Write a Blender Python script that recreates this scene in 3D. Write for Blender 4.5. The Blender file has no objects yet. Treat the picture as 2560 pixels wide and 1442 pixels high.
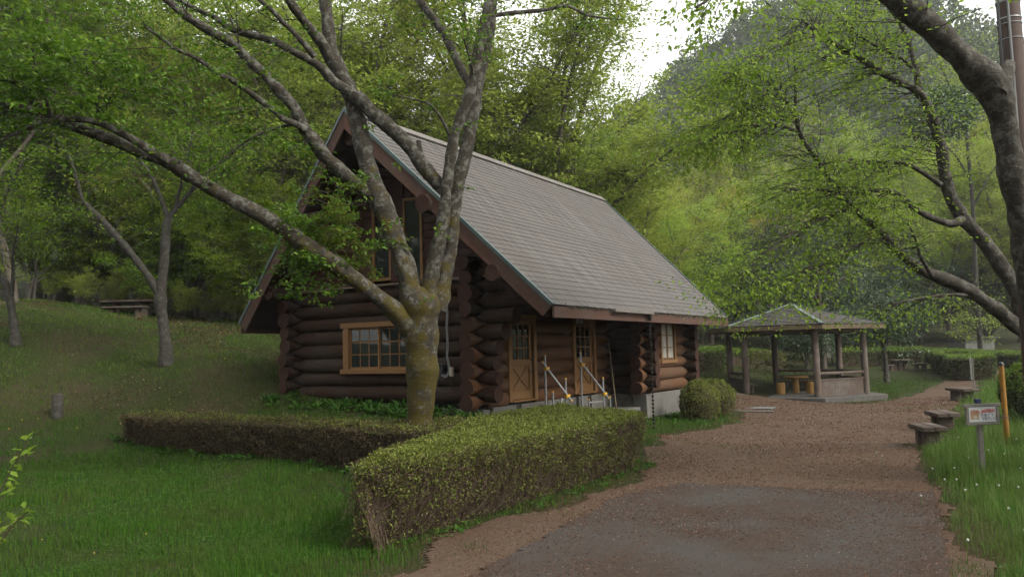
import bpy, math
import numpy as np
from math import radians, sin, cos, pi, sqrt, atan2
from mathutils import Matrix, Vector

SC = bpy.context.scene
COL = SC.collection
# ------------------------------------------------------------------ camera
F, CX, CY = 1948.1, 1280.0, 721.0
PITCH, ROLL, YAW = 0.0823545, -0.0245425, -0.5666177
CAM = np.array([10.8179, -11.8204, 1.7974])
_f = np.array([sin(YAW)*cos(PITCH), cos(YAW)*cos(PITCH), sin(PITCH)])
_r = np.array([cos(YAW), -sin(YAW), 0.0]); _u = np.cross(_r, _f)
_R = cos(ROLL)*_r + sin(ROLL)*_u; _U = -sin(ROLL)*_r + cos(ROLL)*_u
cd = bpy.data.cameras.new('camera'); cam = bpy.data.objects.new('camera', cd); COL.objects.link(cam)
cd.sensor_width = 36.0; cd.lens = F/2560*36.0; cd.clip_start = 0.1; cd.clip_end = 1500
cam.matrix_world = Matrix(((_R[0], _U[0], -_f[0], CAM[0]), (_R[1], _U[1], -_f[1], CAM[1]), (_R[2], _U[2], -_f[2], CAM[2]), (0, 0, 0, 1)))
SC.camera = cam
# ------------------------------------------------------------------ sky, sun, exposure
SUN_EL, SUN_AZ = radians(40), radians(92)      # azimuth from +Y towards +X
w = bpy.data.worlds.new('World'); SC.world = w; w.use_nodes = True
nt = w.node_tree; bg = nt.nodes['Background']
sky = nt.nodes.new('ShaderNodeTexSky'); sky.sky_type = 'NISHITA'; sky.sun_disc = False
sky.sun_elevation = SUN_EL; sky.sun_rotation = SUN_AZ; sky.air_density = 1.0; sky.dust_density = 4.0; sky.ozone_density = 1.0
hs = nt.nodes.new('ShaderNodeHueSaturation'); hs.inputs['Saturation'].default_value = 0.30
mx = nt.nodes.new('ShaderNodeMix'); mx.data_type = 'RGBA'; mx.inputs[0].default_value = 0.55   # thin even overcast
nt.links.new(sky.outputs[0], hs.inputs['Color']); nt.links.new(hs.outputs[0], mx.inputs[6])
mx.inputs[7].default_value = (9.0, 9.0, 8.7, 1)
nt.links.new(mx.outputs[2], bg.inputs['Color']); bg.inputs['Strength'].default_value = 0.14
sl = bpy.data.lights.new('sun', 'SUN'); so = bpy.data.objects.new('sun', sl); COL.objects.link(so)
sl.energy = 2.0; sl.angle = radians(18); sl.color = (1.0, 0.93, 0.80)
sd = Vector((sin(SUN_AZ)*cos(SUN_EL), cos(SUN_AZ)*cos(SUN_EL), sin(SUN_EL)))
so.rotation_euler = sd.to_track_quat('Z', 'Y').to_euler()
vs = SC.view_settings; vs.view_transform = 'Standard'; vs.look = 'None'; vs.exposure = 1.08; vs.gamma = 1.0; vs.use_curve_mapping = False
SC.render.engine = 'CYCLES'
SC.cycles.use_denoising = True
SC.cycles.max_bounces = 6; SC.cycles.diffuse_bounces = 3; SC.cycles.glossy_bounces = 2; SC.cycles.transmission_bounces = 4
SC.cycles.use_adaptive_sampling = True; SC.cycles.adaptive_threshold = 0.03
RG = np.random.default_rng(7)

# ------------------------------------------------------------------ pixel rays of the photograph -> places
def ray(u, v): return _f + (u-CX)/F*_R - (v-CY)/F*_U
def at(u, v, D): return CAM + D*ray(u, v)
def onX(u, v, X): d = ray(u, v); return CAM + (X-CAM[0])/d[0]*d
def onY(u, v, Y): d = ray(u, v); return CAM + (Y-CAM[1])/d[1]*d
def depth(P): return (np.asarray(P)-CAM)@_f
def proj(P):
    q = np.asarray(P)-CAM; z = q@_f
    return CX+F*(q@_R)/z, CY-F*(q@_U)/z, z

# ------------------------------------------------------------------ mesh helpers
def fast_mesh(name, V, faces_n, loops):
    me = bpy.data.meshes.new(name)
    V = np.asarray(V, np.float32)
    me.vertices.add(len(V)); me.vertices.foreach_set('co', V.ravel())
    loops = np.asarray(loops, np.int32); faces_n = np.asarray(faces_n, np.int32)
    me.loops.add(len(loops)); me.loops.foreach_set('vertex_index', loops)
    st = np.zeros(len(faces_n), np.int32); st[1:] = np.cumsum(faces_n)[:-1]
    me.polygons.add(len(faces_n)); me.polygons.foreach_set('loop_start', st)
    me.update(calc_edges=True); me.validate()
    return me
def link(name, me, mat=None, parent=None, smooth=False):
    if mat is not None and me is not None and len(me.materials) == 0: me.materials.append(mat)
    o = bpy.data.objects.new(name, me); COL.objects.link(o)
    if parent is not None: o.parent = parent
    if smooth and me is not None: me.polygons.foreach_set('use_smooth', np.ones(len(me.polygons), bool))
    return o
def tag(o, label=None, cat=None, group=None, kind=None):
    if label: o['label'] = label
    if cat: o['category'] = cat
    if group: o['group'] = group
    if kind: o['kind'] = kind
    return o
def thing(name, label, cat, loc=(0, 0, 0), group=None):
    o = bpy.data.objects.new(name, None); COL.objects.link(o); o.location = loc; o.empty_display_size = .2
    return tag(o, label, cat, group)
def copy_tree(o, parent=None):
    c = o.copy(); COL.objects.link(c); c.parent = parent
    for ch in o.children: copy_tree(ch, c)
    return c

class MB:
    """collects boxes, tubes, prisms in world space; build() links them as one mesh under a thing"""
    def __init__(s): s.v = []; s.f = []
    def add(s, V, Fs):
        n = len(s.v); s.v += [tuple(map(float, p)) for p in V]; s.f += [tuple(n+i for i in f) for f in Fs]; return s
    def hexa(s, P): return s.add(P, [(0, 3, 2, 1), (4, 5, 6, 7), (0, 1, 5, 4), (1, 2, 6, 5), (2, 3, 7, 6), (3, 0, 4, 7)])
    def box(s, x0, x1, y0, y1, z0, z1):
        return s.hexa([(x0, y0, z0), (x1, y0, z0), (x1, y1, z0), (x0, y1, z0), (x0, y0, z1), (x1, y0, z1), (x1, y1, z1), (x0, y1, z1)])
    def obox(s, c, ux, uy, uz):
        """oriented box: centre and three half vectors"""
        c, ux, uy, uz = map(np.asarray, (c, ux, uy, uz))
        return s.hexa([c-ux-uy-uz, c+ux-uy-uz, c+ux+uy-uz, c-ux+uy-uz, c-ux-uy+uz, c+ux-uy+uz, c+ux+uy+uz, c-ux+uy+uz])
    def tube(s, pts, rad, n=10, cap=True):
        V, Fs = tube_arrays(pts, rad, n, cap); return s.add(V, Fs)
    def prism(s, poly, z0, z1):
        n = len(poly); V = [(x, y, z0) for x, y in poly]+[(x, y, z1) for x, y in poly]
        return s.add(V, [tuple(range(n-1, -1, -1)), tuple(range(n, 2*n))]+[(i, (i+1) % n, n+(i+1) % n, n+i) for i in range(n)])
    def lathe(s, c, prof, n=20):
        V = []; Fs = []
        for r, z in prof:
            for k in range(n): a = 2*pi*k/n; V.append((c[0]+r*cos(a), c[1]+r*sin(a), c[2]+z))
        for i in range(len(prof)-1):
            for k in range(n): Fs.append((i*n+k, i*n+(k+1) % n, (i+1)*n+(k+1) % n, (i+1)*n+k))
        Fs.append(tuple(range(n-1, -1, -1))); Fs.append(tuple(range((len(prof)-1)*n, len(prof)*n)))
        return s.add(V, Fs)
    def build(s, name, mat, parent=None, smooth=False, bevel=0, label=None, ang=35):
        L = np.array(root_loc(parent)); me = bpy.data.meshes.new(name)
        me.from_pydata([tuple(np.array(p)-L) for p in s.v], [], s.f); me.update()
        o = link(name, me, mat, parent)
        if smooth:
            me.polygons.foreach_set('use_smooth', np.ones(len(me.polygons), bool))
            me.set_sharp_from_angle(angle=radians(ang))
        if bevel:
            m = o.modifiers.new('bevel', 'BEVEL'); m.width = bevel; m.segments = 1; m.limit_method = 'ANGLE'; m.angle_limit = radians(50)
        if label: o['label'] = label
        return o
def root_loc(o):
    L = Vector((0, 0, 0))
    while o is not None: L = L+o.location; o = o.parent
    return tuple(L)
def frames(pts):
    T = np.gradient(pts, axis=0); T /= np.linalg.norm(T, axis=1)[:, None]+1e-9
    a = np.array([0, 0, 1.0]) if abs(T[0, 2]) < .9 else np.array([1.0, 0, 0])
    N = np.zeros_like(T); n = np.cross(a, T[0]); N[0] = n/np.linalg.norm(n)
    for i in range(1, len(T)):
        n = N[i-1]-T[i]*(N[i-1]@T[i]); N[i] = n/(np.linalg.norm(n)+1e-9)
    return T, N, np.cross(T, N)
def tube_arrays(pts, rad, n=8, cap=True):
    pts = np.asarray(pts, float); rad = np.broadcast_to(np.asarray(rad, float), (len(pts),))
    T, N, B = frames(pts); a = np.arange(n)*2*pi/n
    V = (pts[:, None]+rad[:, None, None]*(np.cos(a)[None, :, None]*N[:, None]+np.sin(a)[None, :, None]*B[:, None])).reshape(-1, 3)
    Fs = [(i*n+k, i*n+(k+1) % n, (i+1)*n+(k+1) % n, (i+1)*n+k) for i in range(len(pts)-1) for k in range(n)]
    if cap: Fs += [tuple(range(n-1, -1, -1)), tuple(range((len(pts)-1)*n, len(pts)*n))]
    return V, Fs
def tubes_mesh(name, tubes):
    """many tubes -> one mesh, vectorised"""
    Vs, Ls, off, nf = [], [], 0, 0
    for pts, rad, n in tubes:
        pts = np.asarray(pts, float); rad = np.broadcast_to(np.asarray(rad, float), (len(pts),)); m = len(pts)
        T, N, B = frames(pts); a = np.arange(n)*2*pi/n
        V = (pts[:, None]+rad[:, None, None]*(np.cos(a)[None, :, None]*N[:, None]+np.sin(a)[None, :, None]*B[:, None])).reshape(-1, 3)
        i, k = np.meshgrid(np.arange(m-1), np.arange(n), indexing='ij'); k2 = (k+1) % n
        Q = np.stack([i*n+k, i*n+k2, (i+1)*n+k2, (i+1)*n+k], -1).reshape(-1, 4)+off
        Vs.append(V); Ls.append(Q); off += len(V)
    V = np.concatenate(Vs); Q = np.concatenate(Ls)
    me = fast_mesh(name, V, np.full(len(Q), 4), Q.ravel())
    me.polygons.foreach_set('use_smooth', np.ones(len(me.polygons), bool))
    return me
def unit(a): return a/(np.linalg.norm(a, axis=-1, keepdims=True)+1e-9)
def leaves_mesh(name, P, Dir, Nrm, L, W):
    """one folded diamond leaf (4 verts, 2 tris) per point"""
    P = np.asarray(P); n = len(P); Dir = unit(Dir); S = unit(np.cross(Nrm, Dir)); Nr = np.cross(Dir, S)
    L = np.broadcast_to(L, (n,))[:, None]; W = np.broadcast_to(W, (n,))[:, None]
    mid = P+Dir*L*.45
    V = np.stack([P, mid+S*W*.5+Nr*W*.18, P+Dir*L-Nr*L*.10, mid-S*W*.5+Nr*W*.18], 1).reshape(-1, 3)
    b = np.arange(n)[:, None]*4
    T = np.concatenate([b+np.array([[0, 1, 2]]), b+np.array([[0, 2, 3]])], 1).reshape(-1)
    return fast_mesh(name, V, np.full(2*n, 3), T)
def blades_mesh(name, P, H, W, az, bend):
    n = len(P); s = np.stack([np.cos(az), np.sin(az), 0*az], 1)*(W/2)[:, None]
    d = np.stack([-np.sin(az), np.cos(az), 0*az], 1); up = np.array([0, 0, 1.0])
    m = P+up*(H*.55)[:, None]+d*(bend*H*.18)[:, None]; t = P+up*(H*(1-.25*np.abs(bend)))[:, None]+d*(bend*H*.75)[:, None]
    V = np.stack([P-s, P+s, m+s*.7, m-s*.7, t], 1).reshape(-1, 3)
    b = np.arange(n)[:, None]*5
    T = np.concatenate([b+np.array([[0, 1, 2]]), b+np.array([[0, 2, 3]]), b+np.array([[3, 2, 4]])], 1).reshape(-1)
    return fast_mesh(name, V, np.full(3*n, 3), T)
# value noise (numpy) for placement
_NT = np.random.default_rng(3).random((64, 64, 4))
def vnoise(x, y, s=1.0, ch=0):
    x = np.asarray(x)/s; y = np.asarray(y)/s; i = np.floor(x).astype(int); j = np.floor(y).astype(int); fx = x-i; fy = y-j
    fx = fx*fx*(3-2*fx); fy = fy*fy*(3-2*fy); g = lambda a, b: _NT[a % 64, b % 64, ch]
    return (g(i, j)*(1-fx)+g(i+1, j)*fx)*(1-fy)+(g(i, j+1)*(1-fx)+g(i+1, j+1)*fx)*fy
def fbm(x, y, s, ch=0): return .55*vnoise(x, y, s, ch)+.3*vnoise(x+17, y+9, s*.45, ch)+.15*vnoise(x+5, y+31, s*.2, ch)
def in_poly(x, y, poly):
    x = np.asarray(x); y = np.asarray(y); c = np.zeros(x.shape, bool); n = len(poly)
    for i in range(n):
        x1, y1 = poly[i]; x2, y2 = poly[i-1]
        c ^= ((y1 > y) != (y2 > y)) & (x < (x2-x1)*(y-y1)/((y2-y1)+1e-12)+x1)
    return c
def edge_dist(x, y, poly):
    x = np.asarray(x); y = np.asarray(y); d = np.full(x.shape, 1e9); n = len(poly)
    for i in range(n):
        x1, y1 = poly[i]; x2, y2 = poly[(i+1) % n]; dx, dy = x2-x1, y2-y1
        t = np.clip(((x-x1)*dx+(y-y1)*dy)/(dx*dx+dy*dy+1e-12), 0, 1); d = np.minimum(d, np.hypot(x-x1-t*dx, y-y1-t*dy))
    return d
def sdf(x, y, poly): d = edge_dist(x, y, poly); return np.where(in_poly(x, y, poly), d, -d)

# ------------------------------------------------------------------ materials
class NM:
    def __init__(s, name, rough=.8, spec=.3):
        s.m = bpy.data.materials.new(name); s.m.use_nodes = True; s.t = s.m.node_tree; s.b = s.t.nodes['Principled BSDF']; s.out = s.t.nodes['Material Output']
        s.b.inputs['Roughness'].default_value = rough; s.b.inputs['Specular IOR Level'].default_value = spec
    def n(s, typ, **kw):
        o = s.t.nodes.new(typ)
        for k, v in kw.items():
            if k in o.inputs.keys(): o.inputs[k].default_value = v
            else: setattr(o, k, v)
        return o
    def l(s, a, b): s.t.links.new(a, b)
    def coords(s, scale=(1, 1, 1), kind='Object', rot=(0, 0, 0)):
        tc = s.n('ShaderNodeTexCoord'); mp = s.n('ShaderNodeMapping'); mp.inputs['Scale'].default_value = scale; mp.inputs['Rotation'].default_value = rot
        s.l(tc.outputs[kind], mp.inputs['Vector']); return mp.outputs[0]
    def noise(s, vec, scale, detail=5, rough=.6):
        o = s.n('ShaderNodeTexNoise'); o.inputs['Scale'].default_value = scale; o.inputs['Detail'].default_value = detail; o.inputs['Roughness'].default_value = rough
        s.l(vec, o.inputs['Vector']); return o.outputs['Fac']
    def ramp(s, fac, stops):
        o = s.n('ShaderNodeValToRGB'); e = o.color_ramp.elements
        while len(e) < len(stops): e.new(.5)
        for k, (p, c) in enumerate(stops): e[k].position = p; e[k].color = (*c, 1)
        s.l(fac, o.inputs[0]); return o.outputs[0]
    def mix(s, fac, a, b, mode='MIX'):
        o = s.n('ShaderNodeMix'); o.data_type = 'RGBA'; o.blend_type = mode
        for sock, val in ((0, fac), (6, a), (7, b)):
            if isinstance(val, (int, float)): o.inputs[sock].default_value = val
            elif isinstance(val, tuple): o.inputs[sock].default_value = (*val, 1)
            else: s.l(val, o.inputs[sock])
        return o.outputs[2]
    def color(s, c):
        if isinstance(c, tuple): s.b.inputs['Base Color'].default_value = (*c, 1)
        else: s.l(c, s.b.inputs['Base Color'])
        return s
    def bump(s, h, strength=.4, dist=.02):
        o = s.n('ShaderNodeBump'); o.inputs['Strength'].default_value = strength; o.inputs['Distance'].default_value = dist
        s.l(h, o.inputs['Height']); s.l(o.outputs[0], s.b.inputs['Normal']); return s
def leaf_mat(name, stops, trans=.35, rough=.5, spec=.35, big=None, patch=None):
    k = NM(name, rough, spec); g = k.n('ShaderNodeNewGeometry'); c = k.ramp(g.outputs['Random Per Island'], stops)
    if patch:
        pn = k.noise(k.coords(), 1.1, 5, .7); c = k.mix(k.ramp(pn, [(.42, (0, 0, 0)), (.62, (.85, .85, .85))]), c, patch)
    if big:
        oi = k.n('ShaderNodeObjectInfo'); hv = k.n('ShaderNodeHueSaturation')
        a = k.n('ShaderNodeMapRange'); a.inputs[3].default_value = 1-big; a.inputs[4].default_value = 1+big; k.l(oi.outputs['Random'], a.inputs[0]); k.l(a.outputs[0], hv.inputs['Value'])
        a2 = k.n('ShaderNodeMapRange'); a2.inputs[3].default_value = .475; a2.inputs[4].default_value = .515; k.l(oi.outputs['Random'], a2.inputs[0]); k.l(a2.outputs[0], hv.inputs['Hue'])
        k.l(c, hv.inputs['Color']); c = hv.outputs[0]
    k.color(c); t = k.n('ShaderNodeBsdfTranslucent'); k.l(c, t.inputs[0])
    ms = k.n('ShaderNodeMixShader'); ms.inputs[0].default_value = trans
    k.l(k.b.outputs[0], ms.inputs[1]); k.l(t.outputs[0], ms.inputs[2]); k.l(ms.outputs[0], k.out.inputs[0])
    return k.m
def wood_mat(name, dark, light, grain=(3, 3, 3), rough=.75, bump=.3, wear=None, spec=.2):
    k = NM(name, rough, spec); v = k.coords(grain); n1 = k.noise(v, 6, 8, .65); v2 = k.coords(); n2 = k.noise(v2, 1.7, 4)
    c = k.ramp(n1, [(.28, dark), (.72, light)])
    if wear: c = k.mix(k.ramp(n2, [(.45, (0, 0, 0)), (.7, (1, 1, 1))]), c, wear)
    k.color(c).bump(n1, bump, .01); return k.m
def plain_mat(name, col, rough=.6, var=.25, scale=8, metal=0, spec=.3, bump=.15):
    k = NM(name, rough, spec); v = k.coords(); n = k.noise(v, scale, 6); d = tuple(c*(1-var) for c in col); l_ = tuple(min(1, c*(1+var)) for c in col)
    k.color(k.ramp(n, [(.3, d), (.7, l_)])).bump(n, bump, .008); k.b.inputs['Metallic'].default_value = metal; return k.m
def bark_mat(name, base, pale, moss, moss_amt=.55, moss_z=None):
    k = NM(name, .9, .15); v = k.coords(); n = k.noise(v, 14, 10, .75); n2 = k.noise(v, 9, 8, .75); n3 = k.noise(v, 4.2, 8, .78)
    if moss_z:
        tc = k.n('ShaderNodeTexCoord'); sx = k.n('ShaderNodeSeparateXYZ'); k.l(tc.outputs['Object'], sx.inputs[0]); mr = k.n('ShaderNodeMapRange'); mr.inputs[1].default_value = moss_z[0]; mr.inputs[2].default_value = moss_z[1]; mr.inputs[3].default_value = .085; mr.inputs[4].default_value = -.10
        k.l(sx.outputs['Z'], mr.inputs[0]); ad = k.n('ShaderNodeMath', operation='ADD'); k.l(n3, ad.inputs[0]); k.l(mr.outputs[0], ad.inputs[1]); n3 = ad.outputs[0]
    vs_ = k.coords((3, 3, 14)); st = k.noise(vs_, 3, 5)
    c = k.ramp(n, [(.3, base), (.62, tuple(x*1.7 for x in base))])
    c = k.mix(k.ramp(n2, [(.50, (0, 0, 0)), (.57, (.9, .9, .9))]), c, k.mix(n, tuple(x*.6 for x in pale), pale))
    c = k.mix(k.ramp(n3, [(moss_amt, (0, 0, 0)), (moss_amt+.09, (1, 1, 1))]), c, k.mix(n, tuple(x*.55 for x in moss), moss))
    h = k.mix(.5, n, st); k.color(c).bump(h, .9, .03); return k.m
M = {}
# foliage
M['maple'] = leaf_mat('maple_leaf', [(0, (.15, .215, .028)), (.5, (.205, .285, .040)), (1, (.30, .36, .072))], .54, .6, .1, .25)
M['maple_dark'] = leaf_mat('maple_leaf_shade', [(0, (.06, .115, .008)), (.5, (.09, .16, .012)), (1, (.15, .215, .022))], .5, .6, .08, .2)  # darker copy of the maple leaf, shade put into its colour
M['yellowish'] = leaf_mat('young_oak_leaf', [(0, (.21, .23, .025)), (.5, (.29, .30, .035)), (1, (.38, .37, .06))], .4, .6, .08, .15)
M['evergreen'] = leaf_mat('evergreen_leaf', [(0, (.012, .034, .012)), (.6, (.026, .062, .020)), (1, (.065, .115, .04))], .15, .35, .5, .2)
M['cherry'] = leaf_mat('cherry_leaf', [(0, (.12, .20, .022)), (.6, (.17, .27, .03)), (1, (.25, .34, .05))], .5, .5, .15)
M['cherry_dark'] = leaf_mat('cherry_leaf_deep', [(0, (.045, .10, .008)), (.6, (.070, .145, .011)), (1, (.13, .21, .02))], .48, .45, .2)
M['farwood'] = leaf_mat('far_wood_leaf', [(0, (.022, .045, .022)), (.6, (.045, .08, .03)), (.85, (.10, .13, .04)), (1, (.14, .16, .05))], .25, .6, .2)
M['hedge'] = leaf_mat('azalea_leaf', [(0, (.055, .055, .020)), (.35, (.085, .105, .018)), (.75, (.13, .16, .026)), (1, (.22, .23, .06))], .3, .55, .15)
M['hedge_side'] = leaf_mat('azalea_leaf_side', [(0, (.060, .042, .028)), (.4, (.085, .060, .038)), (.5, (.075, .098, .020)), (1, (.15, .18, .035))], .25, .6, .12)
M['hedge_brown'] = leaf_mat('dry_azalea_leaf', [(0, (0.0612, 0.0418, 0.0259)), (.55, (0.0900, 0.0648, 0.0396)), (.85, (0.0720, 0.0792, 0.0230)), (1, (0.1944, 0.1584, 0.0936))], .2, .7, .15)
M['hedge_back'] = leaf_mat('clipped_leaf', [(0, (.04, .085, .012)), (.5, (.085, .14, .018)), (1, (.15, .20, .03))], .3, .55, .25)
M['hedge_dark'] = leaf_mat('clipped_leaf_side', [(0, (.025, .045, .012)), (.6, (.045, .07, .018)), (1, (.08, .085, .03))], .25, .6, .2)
M['twig'] = plain_mat('hedge_twig', (.062, .042, .028), .85, .35, 20)
M['stem'] = plain_mat('pale_stem', (.070, .052, .036), .85, .35, 20)
M['core'] = plain_mat('hedge_inside', (0.0360, 0.0240, 0.0160), .95, .4, 14)  # dark brown standing for twigs and the shade inside a hedge
M['grass'] = leaf_mat('grass_blade', [(0, (.018, .062, .004)), (.55, (.034, .102, .007)), (.92, (.062, .135, .014)), (1, (.13, .12, .05))], .35, .6, .1, None, (.050, .082, .014))
M['grass_lush'] = leaf_mat('lush_grass_blade', [(0, (.032, .085, .012)), (.5, (.06, .135, .018)), (.88, (.10, .175, .036)), (1, (.24, .22, .12))], .4, .6, .1, None, (.085, .125, .028))
M['grass_dry'] = leaf_mat('slope_grass_blade', [(0, (.035, .068, .010)), (.6, (.055, .105, .014)), (.9, (.09, .135, .024)), (1, (.15, .125, .06))], .3, .65, .1)
M['weed'] = leaf_mat('weed_leaf', [(0, (.025, .075, .010)), (1, (.065, .145, .022))], .35, .55, .15)
M['litter'] = leaf_mat('fallen_leaf', [(0, (0.0420, 0.0224, 0.0126)), (.45, (0.0805, 0.0420, 0.0210)), (.8, (0.1330, 0.0805, 0.0420)), (1, (0.2520, 0.2030, 0.1470))], .1, .8, .15)
M['petal'] = leaf_mat('fallen_bud_scale', [(0, (0.0375, 0.0165, 0.0097)), (.55, (0.0900, 0.0390, 0.0210)), (.9, (0.1350, 0.0713, 0.0413)), (1, (0.3150, 0.2550, 0.2100))], .1, .8, .15)
# bark
M['bark_front'] = bark_mat('mossy_cherry_bark', (.022, .019, .015), (.120, .118, .102), (.064, .050, .011), .51, (1.5, 5.5))
M['bark_right'] = bark_mat('cherry_bark', (.026, .023, .019), (.11, .105, .092), (.062, .052, .014), .60)
M['bark_far'] = bark_mat('forest_bark', (.050, .042, .033), (.12, .11, .09), (.06, .06, .022), .64)
M['bark_grey'] = bark_mat('grey_bark', (.024, .022, .019), (.075, .072, .064), (.04, .038, .014), .60)
# building
def log_mat(name, grain, dark, light, grey):
    k = NM(name, .85, .12); n1 = k.noise(k.coords(grain), 5, 9, .72); n2 = k.noise(k.coords((.9, .9, .9)), 1.6, 6, .7); n3 = k.noise(k.coords(tuple(g*2.2 for g in grain)), 4, 5, .65); n4 = k.noise(k.coords((3, 3, 3)), 4, 4)
    c = k.ramp(n1, [(.25, dark), (.75, light)]); c = k.mix(k.ramp(n2, [(.42, (0, 0, 0)), (.66, (.8, .8, .8))]), c, k.mix(n4, tuple(x*.6 for x in grey), grey)); c = k.mix(k.ramp(n3, [(.30, (1, 1, 1)), (.36, (0, 0, 0))]), c, tuple(x*.25 for x in dark))
    k.color(c).bump(k.mix(.5, n1, n3), .9, .02); return k.m
for ax_, g_ in (('x', (.7, 9, 9)), ('y', (9, .7, 9))):
    M['log_'+ax_] = log_mat('stained_log_'+ax_, g_, (.0170, .0080, .0048), (.0400, .0185, .0110), (.044, .036, .029))
    M['log_warm_'+ax_] = log_mat('sheltered_log_'+ax_, g_, (.056, .0250, .0115), (.112, .052, .0255), (.085, .058, .038))
k = NM('log_end', .85, .15); v = k.coords(); w_ = k.noise(v, 12, 6, .7); c = k.ramp(w_, [(.3, (0.0198, 0.0088, 0.0058)), (.7, (0.0418, 0.0198, 0.0132))]); k.color(c).bump(w_, .4, .01); M['log_end'] = k.m
M['log_warm'] = wood_mat('sheltered_log', (0.0520, 0.0208, 0.0088), (0.0988, 0.0442, 0.0208), (1.2, 1.2, 9), .7, .4)
M['fascia'] = wood_mat('fascia_board', (.040, .019, .013), (.075, .037, .025), (2, 2, 10), .75, .25, (.06, .042, .034))
M['siding'] = wood_mat('gable_siding', (0.0275, 0.0110, 0.0080), (0.0500, 0.0210, 0.0150), (1, 1, 12), .75, .3)
M['soffit'] = wood_mat('soffit_board', (0.0150, 0.0070, 0.0045), (0.0300, 0.0140, 0.0090), (6, 1, 1), .85, .2)
M['trim'] = wood_mat('oak_trim', (.105, .052, .018), (.185, .098, .036), (8, 8, 1.2), .6, .2)
M['ledge'] = wood_mat('ledge_board', (0.0935, 0.0660, 0.0468), (0.1485, 0.1100, 0.0798), (2, 2, 6), .8, .2)
M['drip'] = plain_mat('teal_drip_edge', (0.0350, 0.0595, 0.0595), .45, .2, 4, 0, .4)
k = NM('dark_glass', .03, .4); k.color((.012, .016, .014)); M['glass'] = k.m
k = NM('curtained_glass', .12, .5); v = k.coords((14, 14, 1)); n1 = k.noise(v, 2, 2); k.color(k.ramp(n1, [(.35, (0.2800, 0.2730, 0.2380)), (.65, (0.3850, 0.3780, 0.3360))])); M['curtain'] = k.m
k = NM('concrete', .9, .2); v = k.coords(); n1 = k.noise(v, 3, 8, .7); n2 = k.noise(v, 24, 5); vz = k.coords((6, 6, .6)); n3 = k.noise(vz, 2, 4)
c = k.ramp(n1, [(.3, (0.0759, 0.0726, 0.0660)), (.7, (0.1221, 0.1172, 0.1089))]); c = k.mix(k.ramp(n3, [(.5, (0, 0, 0)), (.75, (.7, .7, .7))]), c, (0.0561, 0.0512, 0.0446)); k.color(c).bump(n2, .3, .01); M['concrete'] = k.m
M['vent'] = plain_mat('vent_dark', (.02, .018, .016), .9)
# roof shingles: granules, streaks running down the slope
k = NM('shingle', .85, .2); v = k.coords(); oi = k.n('ShaderNodeObjectInfo')
tc = k.n('ShaderNodeTexCoord'); sx = k.n('ShaderNodeSeparateXYZ'); k.l(tc.outputs['Object'], sx.inputs[0])
wn = k.n('ShaderNodeTexNoise'); wn.noise_dimensions = '2D'; cb = k.n('ShaderNodeCombineXYZ')
ml = k.n('ShaderNodeMath', operation='MULTIPLY'); ml.inputs[1].default_value = 5.5; k.l(sx.outputs['Y'], ml.inputs[0]); k.l(ml.outputs[0], cb.inputs[0])
ml2 = k.n('ShaderNodeMath', operation='MULTIPLY'); ml2.inputs[1].default_value = .35; k.l(sx.outputs['Z'], ml2.inputs[0]); k.l(ml2.outputs[0], cb.inputs[1])
k.l(cb.outputs[0], wn.inputs['Vector']); wn.inputs['Scale'].default_value = 1.9; wn.inputs['Detail'].default_value = 6; wn.inputs['Roughness'].default_value = .7
gr = k.noise(v, 90, 3); lg = k.noise(v, .7, 3)
c = k.ramp(wn.outputs['Fac'], [(.34, (.040, .038, .037)), (.52, (.070, .067, .065)), (.68, (.125, .122, .119))]); c = k.mix(k.ramp(lg, [(.35, (0, 0, 0)), (.7, (.55, .55, .55))]), c, (0.0770, 0.0635, 0.0558))
c = k.mix(.25, c, k.ramp(gr, [(.35, (0.0192, 0.0173, 0.0154)), (.65, (0.1385, 0.1270, 0.1193))])); 
mv = k.n('ShaderNodeMapRange'); mv.inputs[3].default_value = .95; mv.inputs[4].default_value = 1.05; k.l(oi.outputs['Random'], mv.inputs[0])
hv = k.n('ShaderNodeHueSaturation'); k.l(mv.outputs[0], hv.inputs['Value']); k.l(c, hv.inputs['Color']); k.color(hv.outputs[0]).bump(gr, .5, .006); M['shingle'] = k.m
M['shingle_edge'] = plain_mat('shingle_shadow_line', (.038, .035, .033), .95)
M['ridge'] = plain_mat('ridge_cap', (0.1069, 0.0971, 0.0891), .8, .2, 5)
M['moss_edge'] = plain_mat('moss_crust', (.05, .05, .03), .95, .5, 30, bump=.8)
M['chain'] = plain_mat('dark_copper', (.03, .026, .024), .5, .3, 20, .6)
M['galv'] = plain_mat('galvanised_steel', (.20, .205, .21), .42, .15, 25, .6)
M['clamp'] = plain_mat('yellow_clamp', (0.4675, 0.2465, 0.0085), .45, .15, 15)
M['bamboo'] = plain_mat('bamboo_stick', (0.0840, 0.0630, 0.0360), .7, .3, 20)
M['blackbox'] = plain_mat('black_plastic', (.018, .022, .026), .35, .2, 10)
M['cream'] = plain_mat('cream_plastic', (0.2925, 0.2600, 0.1950), .5, .1, 10)
M['cable'] = plain_mat('grey_cable', (0.1320, 0.1350, 0.1380), .5, .1, 10)
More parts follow.
